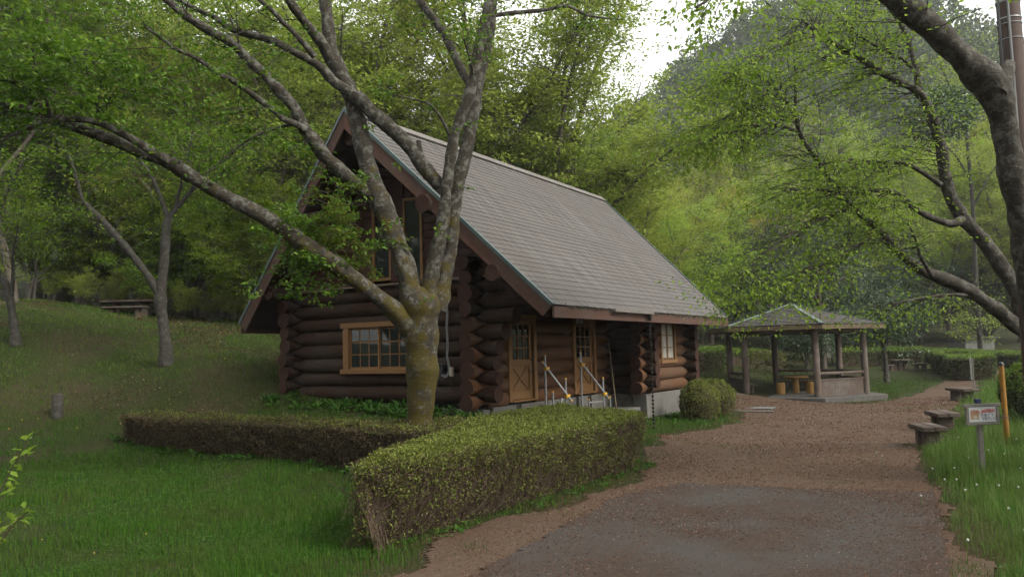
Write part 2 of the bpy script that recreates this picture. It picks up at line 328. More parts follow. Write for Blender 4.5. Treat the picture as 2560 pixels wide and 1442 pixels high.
# gazebo
M['gz_post'] = wood_mat('weathered_post', (0.0450, 0.0324, 0.0248), (0.0945, 0.0698, 0.0562), (5, 5, .8), .85, .35, (0.1080, 0.0968, 0.0855))
M['gz_beam'] = wood_mat('beam_wood', (0.0510, 0.0360, 0.0240), (0.0960, 0.0690, 0.0450), (2, 2, 6), .85, .3, (0.0960, 0.0840, 0.0360))
M['gz_roof'] = wood_mat('gazebo_shingle', (0.0265, 0.0256, 0.0234), (0.0593, 0.0577, 0.0546), (2, 2, 12), .75, .4, (0.0468, 0.0343, 0.0265))
M['gz_cap'] = plain_mat('verdigris_cap', (0.0840, 0.1071, 0.0987), .5, .2, 6, .2)
M['slab'] = plain_mat('slab_concrete', (0.0563, 0.0529, 0.0477), .9, .25, 6)
M['stool'] = wood_mat('ochre_wood', (0.1944, 0.1044, 0.0274), (0.2880, 0.1656, 0.0540), (3, 3, 3), .6, .15)
M['bench'] = wood_mat('dark_bench_wood', (0.0341, 0.0248, 0.0198), (0.0806, 0.0589, 0.0484), (2, 8, 8), .9, .5, (0.1054, 0.0899, 0.0775))
M['log_grey'] = wood_mat('picnic_log', (0.0465, 0.0341, 0.0248), (0.0992, 0.0713, 0.0527), (8, 8, 1.5), .9, .4, (0.0992, 0.0930, 0.0744))
M['sign_wood'] = wood_mat('sign_frame', (0.1020, 0.0930, 0.0780), (0.1620, 0.1500, 0.1320), (3, 3, 6), .85, .25)
M['sign_face'] = plain_mat('sign_white', (0.42, 0.435, 0.435), .5, .06, 4)
M['ink'] = plain_mat('sign_ink', (.035, .04, .055), .7, .1, 4)
M['sign_red'] = plain_mat('sign_red', (.30, .12, .11), .6, .1, 6)
M['sign_ink_red'] = plain_mat('sign_ink_red', (.28, .06, .05), .6, .1, 6)
M['sign_orange'] = plain_mat('sign_orange', (.27, .19, .11), .6, .2, 14)
M['sign_grey'] = plain_mat('sign_grey', (.30, .28, .24), .6, .3, 20)
M['yellow_post'] = plain_mat('yellow_post', (.20, .095, .012), .5, .2, 6)
M['blue'] = plain_mat('navy_cap', (.012, .016, .05), .5, .2, 6)
M['pole'] = plain_mat('brown_pole', (.052, .034, .028), .75, .15, 12)
M['white_paint'] = plain_mat('dull_white_paint', (0.2520, 0.2460, 0.2280), .7, .2, 10)
M['dande'] = plain_mat('dandelion_clock', (.34, .35, .32), .9, .1, 30)
M['dande_y'] = plain_mat('dandelion_yellow', (.28, .20, .02), .8, .1, 30)
M['moss_tuft'] = leaf_mat('moss_tuft', [(0, (0.0420, 0.0385, 0.0070)), (.5, (0.0840, 0.0700, 0.0112)), (1, (0.1330, 0.1155, 0.0210))], .2, .8, .1)
M['shed'] = plain_mat('shed_board', (0.1200, 0.1200, 0.1110), .85, .2, 5)
M['manhole'] = plain_mat('grey_cover', (0.0992, 0.1023, 0.0992), .8, .2, 12)
# ------------------------------------------------------------------ terrain
CP = np.array([
 (10.8, -11.8, 0), (8, -6, 0), (9, -2, 0), (7, 3, 0), (6, 6, 0), (5.5, 10, 0), (8, 14, 0), (4.2, 17.5, .02), (9, 22, .1), (14, -8, .08), (14, 2, .2), (13, 12, .25),
 (6.2, -3, 0), (5.5, 0, .02), (4.3, 4.0, .02), (4.3, 8.5, 0), (3.6, 1.2, .35), (2.5, -.6, .5), (3.1, 4.2, .18), (-3, -.1, .86), (-.5, .1, .74), (1.2, .1, .64), (-4.5, 4, 1.7), (-4.5, 9, 2.0), (0, 12, .9), (3.6, 11, .1),
 (5, -7.5, 0), (2, -8, .02), (-2, -7, .1), (3, -3, .06), (0, -3, .14), (-4.1, -3.0, .13), (-2, -2.3, .20), (-4.6, -2.2, .36), (-4.3, -6.3, .10), (-8, -6, .55), (-12, -9, 1.1),
 (-6.8, -2.7, .67), (-6.57, -.28, 1.70), (-10.74, -1.8, 2.31), (-5.0, -.7, 1.35), (-7.2, -1.0, 1.38), (-3.5, -.1, 1.0),
 (-16.3, 1.7, 3.9), (-17.9, 1.8, 4.0), (-14.8, 3.9, 3.4), (-14.2, 7, 3.4), (-10, 4, 2.75), (-22, 8, 4.3), (-20, 15, 4.4), (-32, 4, 5), (-15, 20, 4.2), (-8, 20, 2.8), (-8, 13, 2.6), (0, 22, 1.1), (5, 28, .42), (9, 30, .42), (7, 36, .8), (0, 36, 1.3), (15, 30, .6), (12, 40, 1.0),
 (60, 60, 3), (-60, 60, 11), (0, 80, 4), (30, 80, 3), (60, 0, 1.5), (60, -40, 0), (-60, -40, 4), (0, -40, 0), (-60, 10, 9), (-30, 45, 8), (0, 50, 2.2), (15, 50, 1.6), (30, 30, 1)], float)
def _U2(r2): return np.where(r2 > 0, r2*np.log(r2+1e-12), 0)
_n = len(CP); _A = np.zeros((_n+3, _n+3)); _d2 = ((CP[:, None, :2]-CP[None, :, :2])**2).sum(-1)
_A[:_n, :_n] = _U2(_d2)+np.eye(_n)*.6; _A[:_n, _n] = 1; _A[:_n, _n+1:] = CP[:, :2]; _A[_n:, :_n] = _A[:_n, _n:].T
_w = np.linalg.solve(_A, np.r_[CP[:, 2], 0, 0, 0])
HILL = [(-26, 165, 53, 44, 44), (30, 190, 36, 60, 50), (-110, 130, 30, 50, 50)]
PATHC = [(10, -14), (8.5, -5), (8, 3), (7, 10), (8, 20), (9, 30)]
def H(x, y):
    x = np.asarray(x, float); y = np.asarray(y, float); sh = x.shape; X = np.clip(x.ravel(), -70, 70); Y = np.clip(y.ravel(), -45, 90)
    o = np.empty(len(X))
    for i in range(0, len(X), 20000):
        s = slice(i, i+20000); d2 = (X[s, None]-CP[None, :, 0])**2+(Y[s, None]-CP[None, :, 1])**2
        o[s] = _U2(d2)@_w[:_n]+_w[_n]+X[s]*_w[_n+1]+Y[s]*_w[_n+2]
    for hx, hy, hh, sx_, sy_ in HILL:
        o += hh*np.exp(-((x.ravel()-hx)/sx_)**2-((y.ravel()-hy)/sy_)**2)*np.clip((y.ravel()-55)/40, 0, 1)
    return o.reshape(sh)
def Hs(x, y): return float(H(np.array([x]), np.array([y]))[0])
def G(u, v, d0=4., d1=140.):
    """where the sight line through a photo pixel meets the ground"""
    D = np.geomspace(d0, d1, 700); P = CAM[None]+D[:, None]*ray(u, v)[None]; below = P[:, 2] < H(P[:, 0], P[:, 1])
    i = int(np.argmax(below)) if below.any() else len(D)-1
    a, b = D[max(i-1, 0)], D[i]
    for _ in range(25):
        m = (a+b)/2; p = at(u, v, m)
        if p[2] < Hs(p[0], p[1]): b = m
        else: a = m
    return at(u, v, (a+b)/2)
def gp(u, v): return G(u, v)
def grid_axis(lo, hi, c, fine, n):
    t = np.linspace(np.arcsinh((lo-c)/fine), np.arcsinh((hi-c)/fine), n); return c+fine*np.sinh(t)
gx = grid_axis(-260, 260, 2, 6, 260); gy = grid_axis(-60, 420, 0, 7, 260)
X, Y = np.meshgrid(gx, gy, indexing='ij'); Z = H(X, Y)+(fbm(X, Y, 2.2)-.5)*.05
V = np.stack([X, Y, Z], -1).reshape(-1, 3); i, j = np.meshgrid(np.arange(259), np.arange(259), indexing='ij')
Q = np.stack([i*260+j, (i+1)*260+j, (i+1)*260+j+1, i*260+j+1], -1).reshape(-1, 4)
k = NM('turf_soil', .95, .1); v = k.coords(); n1 = k.noise(v, .55, 6, .65); n2 = k.noise(v, 6, 6, .7); n3 = k.noise(v, 45, 3)
c = k.ramp(n2, [(.3, (0.0122, 0.0195, 0.0048)), (.7, (0.0243, 0.0317, 0.0081))]); c = k.mix(k.ramp(n1, [(.46, (0, 0, 0)), (.62, (.8, .8, .8))]), c, k.ramp(n3, [(.3, (0.0223, 0.0154, 0.0098)), (.7, (0.0487, 0.0345, 0.0223))]))
k.color(c).bump(n3, .6, .03); M['turf'] = k.m
ground = link('ground', fast_mesh('ground', V, np.full(len(Q), 4), Q.ravel()), M['turf'], smooth=True); tag(ground, 'grassy park ground rising to a wooded slope', 'ground', kind='structure')

DIRT = [(5.95, -6.0), (5.85, -5.2), (6.25, -3.6), (6.35, -1.2), (5.5, .6), (4.75, 3.2), (4.9, 5.0), (5.2, 7.2), (4.6, 9.6), (2.2, 12.2), (1.0, 14.5), (3, 14.9), (6.9, 14.8), (7.6, 17.6), (7.9, 21), (8.4, 25), (9.5, 29), (12, 33), (13.4, 32), (10.6, 27.5), (9.6, 24), (9.6, 18), (9.5, 11), (9.6, 5), (9.45, 2.6), (9.75, .6), (10.1, -1.2), (10.45, -4.8), (10.9, -9), (11.7, -16), (7.0, -16), (6.85, -9), (6.55, -7.2)]
ROAD = [(6.95, -1.62), (8.4, -1.42), (9.98, -1.26), (10.22, -3.2), (10.32, -4.9), (10.8, -9.2), (11.6, -16), (7.6, -16), (7.2, -9), (6.95, -6.4), (6.7, -4.2), (6.62, -2.7)]
def sheet(name, poly, step, lift, rag, mat, label, cat):
    P_ = np.array(poly); x = np.arange(P_[:, 0].min()-1, P_[:, 0].max()+1, step); y = np.arange(P_[:, 1].min()-1, P_[:, 1].max()+1, step)
    Xs, Ys = np.meshgrid(x, y, indexing='ij'); inside = sdf(Xs, Ys, poly)+(fbm(Xs, Ys, .9, 1)-.5)*rag > 0
    cell = inside[:-1, :-1] & inside[1:, :-1] & inside[1:, 1:] & inside[:-1, 1:]
    Zs = H(Xs, Ys)+lift+(fbm(Xs, Ys, 2.2)-.5)*.05; ny = len(y); i, j = np.nonzero(cell)
    Q = np.stack([i*ny+j, (i+1)*ny+j, (i+1)*ny+j+1, i*ny+j+1], -1); used = np.unique(Q); rm = np.zeros(len(x)*ny, int); rm[used] = np.arange(len(used))
    V = np.stack([Xs, Ys, Zs], -1).reshape(-1, 3)[used]
    o = link(name, fast_mesh(name, V, np.full(len(Q), 4), rm[Q].ravel()), mat, smooth=True); return tag(o, label, cat, kind='structure')
k = NM('packed_dirt', .95, .1); v = k.coords(); n1 = k.noise(v, .8, 5, .6); n2 = k.noise(v, 14, 6, .7); n3 = k.noise(v, 85, 4, .7)
c = k.ramp(n3, [(.28, (0.0363, 0.0222, 0.0147)), (.5, (0.0630, 0.0408, 0.0278)), (.74, (0.1163, 0.0821, 0.0591))]); c = k.mix(k.ramp(n1, [(.42, (0, 0, 0)), (.62, (.75, .75, .75))]), c, k.ramp(n2, [(.3, (0.0558, 0.0377, 0.0270)), (.7, (0.0897, 0.0666, 0.0490))]))
c = k.mix(k.ramp(n2, [(.60, (0, 0, 0)), (.76, (.55, .55, .55))]), c, (0.0339, 0.0156, 0.0082)); k.color(c).bump(k.mix(.5, n2, n3), .6, .02); M['dirt'] = k.m
k = NM('old_asphalt', .9, .2); v = k.coords(); n1 = k.noise(v, 1.1, 5, .6); n2 = k.noise(v, 9, 6, .7); n3 = k.noise(v, 120, 3, .7)
c = k.ramp(n3, [(.3, (.0235, .0210, .0190)), (.7, (.055, .0495, .045))]); c = k.mix(k.ramp(n1, [(.38, (0, 0, 0)), (.60, (.8, .8, .8))]), c, k.ramp(n2, [(.3, (0.0243, 0.0154, 0.0105)), (.7, (0.0426, 0.0276, 0.0195))])); k.color(c).bump(n3, .5, .008); M['asphalt'] = k.m
sheet('path', DIRT, .065, .012, .7, M['dirt'], 'brown packed dirt path leading past the cabin to the gazebo', 'path')
sheet('road', ROAD, .07, .030, .10, M['asphalt'], 'patched grey asphalt apron in front of the dirt path', 'road')

# ------------------------------------------------------------------ log cabin
EZ, RZ, HW, PR, YL = 2.618, 6.66, 4.14, .80, 9.90      # eave z, ridge z, half width, prow, eave length
SL = (RZ-EZ)/HW
def roof_z(x): return RZ-SL*abs(x)
YF, YR, XL, XD, XB, YC = .70, 9.20, -3.05, 2.05, 3.05, 6.35
Z0, PT = .86, .30
cab = thing('log_cabin', 'dark brown log cabin with steep grey shingle roof and two oak doors', 'cabin', (0, 4.5, 0))
rl = np.random.default_rng(11)
def add_log(ax, a0, a1, c, z, r=None, necks=(), mat='log', ends=True, taper=0.0):
    """one log along x or y; narrows to a wedge where it is notched over a crossing log"""
    r = r or rl.uniform(.145, .176); rl_t = rl.uniform(-.12, .12) if a1-a0 > 2.5 else 0; prof = {}
    for t in np.linspace(a0, a1, max(3, int(abs(a1-a0)/.55))): prof[round(float(t), 3)] = (1.0, 1.0)
    for q in necks:
        for k_ in list(prof):
            if abs(k_-q) < .27: del prof[k_]
        for dt, sz_ in ((-.25, 1.), (-.07, .44), (.07, .44), (.25, 1.)):
            if a0 < q+dt < a1: prof[round(q+dt, 3)] = (sz_, .96 if sz_ < 1 else 1.0)
    prof[a0] = (.97, .97); prof[a1] = (.97, .97); prof[a0+.02] = (1, 1); prof[a1-.02] = (1, 1)
    n = 18; V = []; Fs = []; ph = rl.uniform(0, 6); off = rl.uniform(-.012, .012)
    ts = sorted(prof)
    for t in ts:
        sz_, sn = prof[t]; rr = r*(1+.035*sin(t*1.9+ph)+.02*sin(t*5.3+ph*2)+(rl_t)*((t-a0)/(a1-a0)-.5))
        for q in range(n):
            an = 2*pi*q/n; wob = 1+.018*sin(3*an+ph+t*.7); dn = rr*sn*cos(an)*wob; dz = rr*sz_*sin(an)*wob
            V.append((t, c+off+dn, z+dz) if ax == 'x' else (c+off+dn, t, z+dz))
    for i_ in range(len(ts)-1):
        for q in range(n):
            f_ = (i_*n+q, i_*n+(q+1) % n, (i_+1)*n+(q+1) % n, (i_+1)*n+q); Fs.append(f_ if ax == 'y' else f_[::-1])
    e0 = tuple(range(n-1, -1, -1)); e1 = tuple(range((len(ts)-1)*n, len(ts)*n))
    Fs += [e0, e1] if ax == 'y' else [e0[::-1], e1[::-1]]
    b = MB(); b.add(V, Fs); o = b.build('log', M[mat+'_'+ax], cab, smooth=True, ang=28)
    o.data.materials.append(M['log_end']); o.data.polygons[len(Fs)-2].material_index = 1; o.data.polygons[len(Fs)-1].material_index = 1
    return o
WX0, WX1, WZ0, WZ1 = -1.42, .56, 1.45, 2.50             # lower gable window
wing = [2.50, 2.52, 2.47, 2.55, 2.70, 2.95, 3.36, 3.02]
for kx in range(8):                                      # front gable logs
    z = Z0+PT*(kx+.5); x1 = wing[kx]; x0 = XL-rl.uniform(.34, .42)
    if kx in (2, 3, 4): add_log('x', x0, WX0+.02, YF, z, necks=(XL,)); add_log('x', WX1-.02, x1, YF, z, necks=(XD,))
    else: add_log('x', x0, x1, YF, z, necks=(XL, XD))
for kx in range(9):                                      # left wall and its ends
    z = Z0+PT*kx; y0 = YF-rl.uniform(.38, .46)
    add_log('y', y0 if kx < 8 else -.14, YR+.4, XL, z, rl.uniform(.15, .175) if kx % 2 == 0 else rl.uniform(.135, .15), necks=(YF, YR))
D1, D2 = (1.51, 2.62), (4.31, 5.47); DZ0, DZ1 = .82, 2.47
for kx in range(9):                                      # sheltered door wall
    z = Z0+PT*kx; y0 = YF-rl.uniform(.38, .48); r = rl.uniform(.155, .178) if kx % 2 else rl.uniform(.14, .16)
    if z < 2.40:
        add_log('y', y0, D1[0]+.03, XD, z, r, necks=(YF,), mat='log_warm')
        add_log('y', D1[1]-.03, D2[0]+.03, XD, z, r, mat='log_warm'); add_log('y', D2[1]-.03, YC+.3, XD, z, r, necks=(YC,), mat='log_warm')
    else: add_log('y', y0, YC+.3, XD, z, r, necks=(YF, YC))
for kx in range(7):                                      # cross wall of the jutting room and its side wall
    z = Z0+PT*(kx+.5); add_log('x', XD-.2, XB+.40, YC, z, necks=(XB,), mat='log')
    if z < 2.8: add_log('x', 1.0, XB+.42, YR, z, necks=(XB,))
BW = (onX(1651, 850, 3.2)[1], onX(1688, 850, 3.2)[1]); BZ0, BZ1 = 1.52, 2.48
for kx in range(7):
    z = Z0+PT*kx; y0 = YC-rl.uniform(.40, .48)
    if 1.6 < z < 2.4: add_log('y', y0, BW[0]+.02, XB, z, necks=(YC,), mat='log_warm'); add_log('y', BW[1]-.02, YR+.3, XB, z, necks=(YR,), mat='log_warm')
    else: add_log('y', y0, YR+.3, XB, z, necks=(YC, YR), mat='log_warm')
# purlins and plates reaching out under the gable overhang
for x_, z_, y0, r_ in ((0, 6.13, -.68, .17), (1.72, 4.62, -.56, .17), (-1.72, 4.62, -.56, .17), (3.05, 3.24, -.27, .165), (3.28, 2.98, .05, .16), (2.05, 3.56, .22, .15)):
    add_log('y', y0, YR+.5 if x_ != 3.28 else 1.2, x_, z_, r_)
# walls behind (keep light out), gable infill
b = MB(); b.box(XL-.02, XD-.05, YR-.02, YR+.02, .6, 3.4); b.box(XD+.0, XD+.04, YF, YC, 3.2, 4.35); b.build('inner_wall', M['soffit'], cab)
b = MB(); b.box(XL+.05, XD, YF+.08, YF+.12, .7, 3.4); b.box(XL, XL+.06, YF, YR, .6, 3.5); b.box(XD-.06, XD, YF+.1, YC, .7, 3.4); b.box(XD-.06, XB, YC+.03, YC+.07, .7, 3.3); b.box(XB-.07, XB-.02, YC+.05, YR, .7, 3.1); b.build('lining', M['vent'], cab)
# horizontal siding boards of the upper gable
GW = [(-.56, -.11, 3.44, 5.02), (.30, .73, 3.40, 5.02)]
zb = 3.31
while zb < 6.2:
    z1 = min(zb+.148, 6.28); h0 = (RZ-.30-zb)/SL; h1 = (RZ-.30-z1)/SL; cuts = [(-h0, h0)]
    segs = []
    if zb < 5.02:
        xs = [-h0, GW[0][0]-.05, GW[0][1]+.05, GW[1][0]-.05, GW[1][1]+.05, h0]; segs = [(xs[0], xs[1]), (xs[2], xs[3]), (xs[4], xs[5])]
    else: segs = [(-h0, h0)]
    for a_, c_ in segs:
        if c_-a_ < .03: continue
        ta = max(a_, -h1) if a_ == -h0 else a_; tc_ = min(c_, h1) if c_ == h0 else c_
        y_ = .60; q = MB(); q.hexa([(a_, y_, zb), (c_, y_, zb), (c_, y_+.06, zb), (a_, y_+.06, zb), (ta, y_+.022, z1), (tc_, y_+.022, z1), (tc_, y_+.06, z1), (ta, y_+.06, z1)]); q.build('siding_board', M['siding'], cab)
    zb = z1
b = MB(); b.box(-.08, .27, .565, .64, 3.33, 6.1); b.build('gable_post', M['siding'], cab, bevel=.008)
for x0, x1, z0, z1 in GW:
    fr = MB()
    fr.box(x0-.05, x0+.02, .57, .66, z0-.06, z1+.05); fr.box(x1-.02, x1+.05, .57, .66, z0-.06, z1+.05); fr.box(x0+.02, x1-.02, .572, .66, z0-.06, z0+.01); fr.box(x0+.02, x1-.02, .572, .66, z1-.02, z1+.05)
    wo = fr.build('window', M['trim'], cab, bevel=.006)
    b = MB(); b.box(x0+.02, x1-.02, .615, .63, z0+.01, z1-.02); b.build('pane', M['glass'], wo)
for x0, x1 in ((-2.95, .9), (1.05, 1.85), (2.35, 2.78)):
    b = MB(); b.box(x0, x1, .46, .60, 3.262, 3.305); b.build('ledge', M['ledge'], cab, bevel=.006)
# lower gable window: casing, sill, two sashes of 3 x 3 panes
y = .50
b = MB(); b.box(WX0-.0, WX0+.16, y, y+.2, WZ0+.08, WZ1-.09); b.box(WX1-.16, WX1, y, y+.2, WZ0+.08, WZ1-.09); b.box(WX0-.05, WX1+.05, y-.02, y+.2, WZ1-.09, WZ1+.02); b.box(WX0-.04, WX1+.04, y-.05, y+.2, WZ0-.02, WZ0+.08)
wo = b.build('window', M['trim'], cab, bevel=.008)
xa, xb, za, zc = WX0+.16, WX1-.16, WZ0+.08, WZ1-.09; xm = (xa+xb)/2
for s0, s1, yo in ((xa, xm+.02, .0), (xm-.02, xb, .035)):
    fr = MB(); yy = y+.06+yo; t = .045
    fr.box(s0, s0+t, yy, yy+.03, za, zc); fr.box(s1-t, s1, yy, yy+.03, za, zc); fr.box(s0+t, s1-t, yy+.001, yy+.029, za, za+t); fr.box(s0+t, s1-t, yy+.001, yy+.029, zc-t, zc)
    for q in (1, 2):
        xx = s0+t+(s1-s0-2*t)*q/3; zz = za+t+(zc-za-2*t)*q/3
        fr.box(xx-.012, xx+.012, yy+.004, yy+.026, za+t, zc-t); fr.box(s0+t, s1-t, yy+.006, yy+.024, zz-.012, zz+.012)
    so_ = fr.build('sash', M['trim'], wo)
for s0, s1, yo in ((xa, xm, .0), (xm, xb, .035)):
    for q in range(3):
        for r_ in range(3):
            w3 = (s1-s0)/3; h3 = (zc-za)/3; p_ = MB(); p_.box(s0+w3*q+.01, s0+w3*(q+1)-.01, y+.07+yo, y+.076+yo, za+h3*r_+.01, za+h3*(r_+1)-.01); p_.build('pane', M['glass'], wo)
# doors
def door(y0, y1, name_label, hinge):
    X_ = XD+.13; fr = MB(); t = .12
    fr.box(X_-.22, X_+.05, y0, y0+t, DZ0-.02, DZ1+.02); fr.box(X_-.22, X_+.05, y1-t, y1, DZ0-.02, DZ1+.02); fr.box(X_-.22, X_+.052, y0, y1, DZ1+.022, DZ1+.12); fr.box(X_-.2, X_+.07, y0+t, y1-t, DZ0-.03, DZ0+.01)
    d = fr.build('door', M['trim'], cab, bevel=.006, label=name_label)
    a, c_ = y0+t+.01, y1-t-.01; zt, zm, zb_ = DZ1, 1.66, DZ0+.02; lf = MB(); s = .10; xx0, xx1 = X_-.06, X_-.01
    lf.box(xx0, xx1, a, a+s, zb_, zt); lf.box(xx0, xx1, c_-s, c_, zb_, zt); lf.box(xx0, xx1-.001, a+s, c_-s, zt-.09, zt); lf.box(xx0, xx1-.001, a+s, c_-s, zm-.13, zm); lf.box(xx0, xx1-.001, a+s, c_-s, zb_, zb_+.17)
    lf.build('leaf', M['trim'], d, bevel=.004)
    p_ = MB(); p_.box(xx0, xx0+.02, a+s, c_-s, zb_+.17, zm-.13); p_.build('panel', M['trim'], d)
    za_, zc_ = zb_+.17, zm-.13; ya, yb = a+s, c_-s; L_ = sqrt((yb-ya)**2+(zc_-za_)**2)
    for sg in (1, -1):
        u_ = np.array([0, (yb-ya)/L_, sg*(zc_-za_)/L_]); n_ = np.array([0, -u_[2], u_[1]]); q = MB()
        q.obox(((xx0+.032 if sg > 0 else xx0+.029), (ya+yb)/2, (za_+zc_)/2), (.012, 0, 0), u_*(L_/2-.035), n_*.03); q.build('cross_brace', M['trim'], d)
    for q in range(3):
        for r_ in range(3):
            w3 = (yb-ya)/3; h3 = (zt-.09-zm)/3; p_ = MB(); p_.box(xx0+.02, xx0+.027, ya+w3*q, ya+w3*(q+1), zm+h3*r_, zm+h3*(r_+1)); p_.build('pane', M['glass'], d)
    g = MB()
    for q in (1, 2):
        yy = ya+(yb-ya)*q/3; zz = zm+(zt-.09-zm)*q/3; g.box(xx0+.01, xx1-.004, yy-.014, yy+.014, zm, zt-.09); g.box(xx0+.012, xx1-.006, ya, yb, zz-.014, zz+.014)
    g.build('muntin', M['trim'], d)
    yk = c_-.05 if hinge == 'l' else a+.05; kn = MB(); kn.lathe((xx1+.045, yk, zm-.01), [(.005, -.028), (.028, -.012), (.028, .012), (.005, .028)], 12); kn.box(xx1, xx1+.03, yk-.012, yk+.012, zm-.02, zm); kn.box(xx1, xx1+.008, yk-.02, yk+.02, zm-.3, zm-.24); kn.build('handle', M['blackbox'], d)
    for zz in (zb_+.3, zm-.05):
        hn = MB(); yh = a-.008 if hinge == 'l' else c_+.008; hn.tube([(xx1+.012, yh, zz-.08), (xx1+.012, yh, zz+.08)], .009, 6); hn.build('hinge', M['galv'], d)
door(*D1, 'oak door with nine panes and cross brace nearest the gable', 'l')
door(*D2, 'oak door with nine panes farther along the porch', 'r')
# window of the jutting room
b = MB(); X_ = XB+.10; t = .09
b.box(X_-.05, X_+.07, BW[0], BW[0]+t, BZ0, BZ1); b.box(X_-.05, X_+.07, BW[1]-t, BW[1], BZ0, BZ1); b.box(X_-.05, X_+.09, BW[0]-.03, BW[1]+.03, BZ0-.09, BZ0-.001); b.box(X_-.05, X_+.072, BW[0]-.02, BW[1]+.02, BZ1+.001, BZ1+.09)
wo = b.build('window', M['trim'], cab, bevel=.006); ym = (BW[0]+BW[1])/2
fr = MB(); fr.box(X_, X_+.035, ym-.04, ym+.04, BZ0, BZ1)
for s0, s1 in ((BW[0]+t, ym-.04), (ym+.04, BW[1]-t)):
    fr.box(X_+.002, X_+.03, s0, s1, BZ0, BZ0+.05); fr.box(X_+.002, X_+.03, s0, s1, BZ1-.05, BZ1); 
    for q in (1, 2): zz = BZ0+(BZ1-BZ0)*q/3; fr.box(X_+.004, X_+.028, s0, s1, zz-.014, zz+.014)
fr.build('sash', M['trim'], wo)
for s0, s1 in ((BW[0]+t, ym-.04), (ym+.04, BW[1]-t)):
    for q in range(3):
        p_ = MB(); p_.box(X_+.008, X_+.014, s0, s1, BZ0+(BZ1-BZ0)*q/3, BZ0+(BZ1-BZ0)*(q+1)/3); p_.build('pane', M['curtain'], wo)
# foundation
f_ = MB(); f_.box(XB-.22, XB+.16, YC-.18, YR+.15, -.3, .70); f_.build('foundation', M['concrete'], cab, bevel=.01)
f_ = MB(); f_.box(XD+.1, XB-.225, YC-.16, YC+.15, -.3, .70); f_.box(XD+.12, XB-.24, YC-.20, YC-.165, -.3, .52); f_.build('foundation', M['concrete'], cab, bevel=.01)
f_ = MB(); ys = [.9, 1.75, 1.97, 2.9, 3.05, 4.35, 4.5, 4.95, 5.15, 6.14]
for q in range(0, len(ys), 2): f_.box(XD-.14, XD+.17, ys[q], ys[q+1], -.2, .74)
f_.box(XD-.14, XD+.1, .9, 6.14, -.2, .735); f_.build('foundation', M['concrete'], cab, bevel=.008)
for q in range(1, len(ys)-1, 2):
    p_ = MB(); p_.box(XD+.11, XD+.13, ys[q]+.01, ys[q+1]-.01, .45, .72); p_.build('vent', M['vent'], cab)
f_ = MB(); f_.box(XL-.13, XD+.16, YF-.13, YF+.12, -.2, .715); f_.box(XL-.13, XL+.13, YF+.13, YR, -.2, .715); f_.box(XL+.14, XB-.23, YR-.13, YR+.13, -.2, .70); f_.build('foundation', M['concrete'], cab, bevel=.01)
f_ = MB(); f_.box(XD+.18, 3.05, 1.2, YC-.21, -.3, .40); f_.build('porch_slab', M['concrete'], cab, bevel=.01)
# roof
def rp(side, s, y_or=None, off=0):
    """point on a roof plane: s from eave (0) to ridge (1)"""
    x = side*HW*(1-s); z = EZ+(RZ-EZ)*s; n = np.array([side*SL, 0, 1.0])/sqrt(1+SL*SL); return np.array([x, 0, z])+n*off
NC = 37; roof = bpy.data.objects.new('roof', None)
dk = MB()
for side in (1, -1):
    a0, a1 = rp(side, 0, off=-.02), rp(side, 1, off=-.02); b0, b1 = rp(side, 0, off=-.15), rp(side, 1, off=-.15)
    if side == -1: b1[0] = 0; a1[0] = 0
    else: b1[0] = 0; a1[0] = 0
    y00, y01, y10, y11 = .02, YL-.02, -PR+.02, YL+PR-.02
    P = [(b0[0], y00, b0[2]), (b0[0], y01, b0[2]), (b1[0], y11, b1[2]), (b1[0], y10, b1[2]), (a0[0], y00, a0[2]), (a0[0], y01, a0[2]), (a1[0], y11, a1[2]), (a1[0], y10, a1[2])]
    dk.hexa(P)
roof = dk.build('roof', M['soffit'], cab)
for side in (1, -1):
    for c_ in range(NC):
        s0, s1 = c_/NC, min((c_+1.25)/NC, 1.0); lo = .014; y00, y10 = -PR*s0, -PR*s1; j = .006*sin(c_*7.3)
        A = rp(side, s0, off=lo); Bq = rp(side, s1, off=.004); A2 = rp(side, s0, off=lo-.012); B2 = rp(side, s1, off=-.012)
        q = MB(); nseg = 11; ya = np.linspace(y00, YL-y00, nseg+1); yb = np.linspace(y10, YL-y10, nseg+1); up = .004*np.sin(np.arange(nseg+1)*1.7+c_*2.1)
        Vq = []
        for m_ in range(nseg+1): Vq += [(A2[0], ya[m_], A2[2]), (A[0], ya[m_], A[2]+up[m_]*.6), (Bq[0], yb[m_], Bq[2]), (B2[0], yb[m_], B2[2])]
        Fq = []
        for m_ in range(nseg):
            for e in range(4):
                g_ = (m_*4+e, m_*4+(e+1) % 4, (m_+1)*4+(e+1) % 4, (m_+1)*4+e); Fq.append(g_ if side == 1 else g_[::-1])
        Fq += [(0, 3, 2, 1), (nseg*4, nseg*4+1, nseg*4+2, nseg*4+3)]; q.add(Vq, Fq)
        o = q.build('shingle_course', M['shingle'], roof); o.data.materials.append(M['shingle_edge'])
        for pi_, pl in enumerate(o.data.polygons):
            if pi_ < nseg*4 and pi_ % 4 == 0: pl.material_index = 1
cp_ = MB()
for side in (1, -1): cp_.hexa([(0, -PR-.03, RZ+.02), (side*.13, -PR-.03, RZ-.10), (side*.13, YL+PR+.03, RZ-.10), (0, YL+PR+.03, RZ+.02), (0, -PR-.03, RZ+.075), (side*.16, -PR-.03, RZ-.075), (side*.16, YL+PR+.03, RZ-.075), (0, YL+PR+.03, RZ+.075)])
cp_.build('ridge_cap', M['ridge'], roof)
nr = lambda side: np.array([side*SL, 0, 1.0])/sqrt(1+SL*SL)
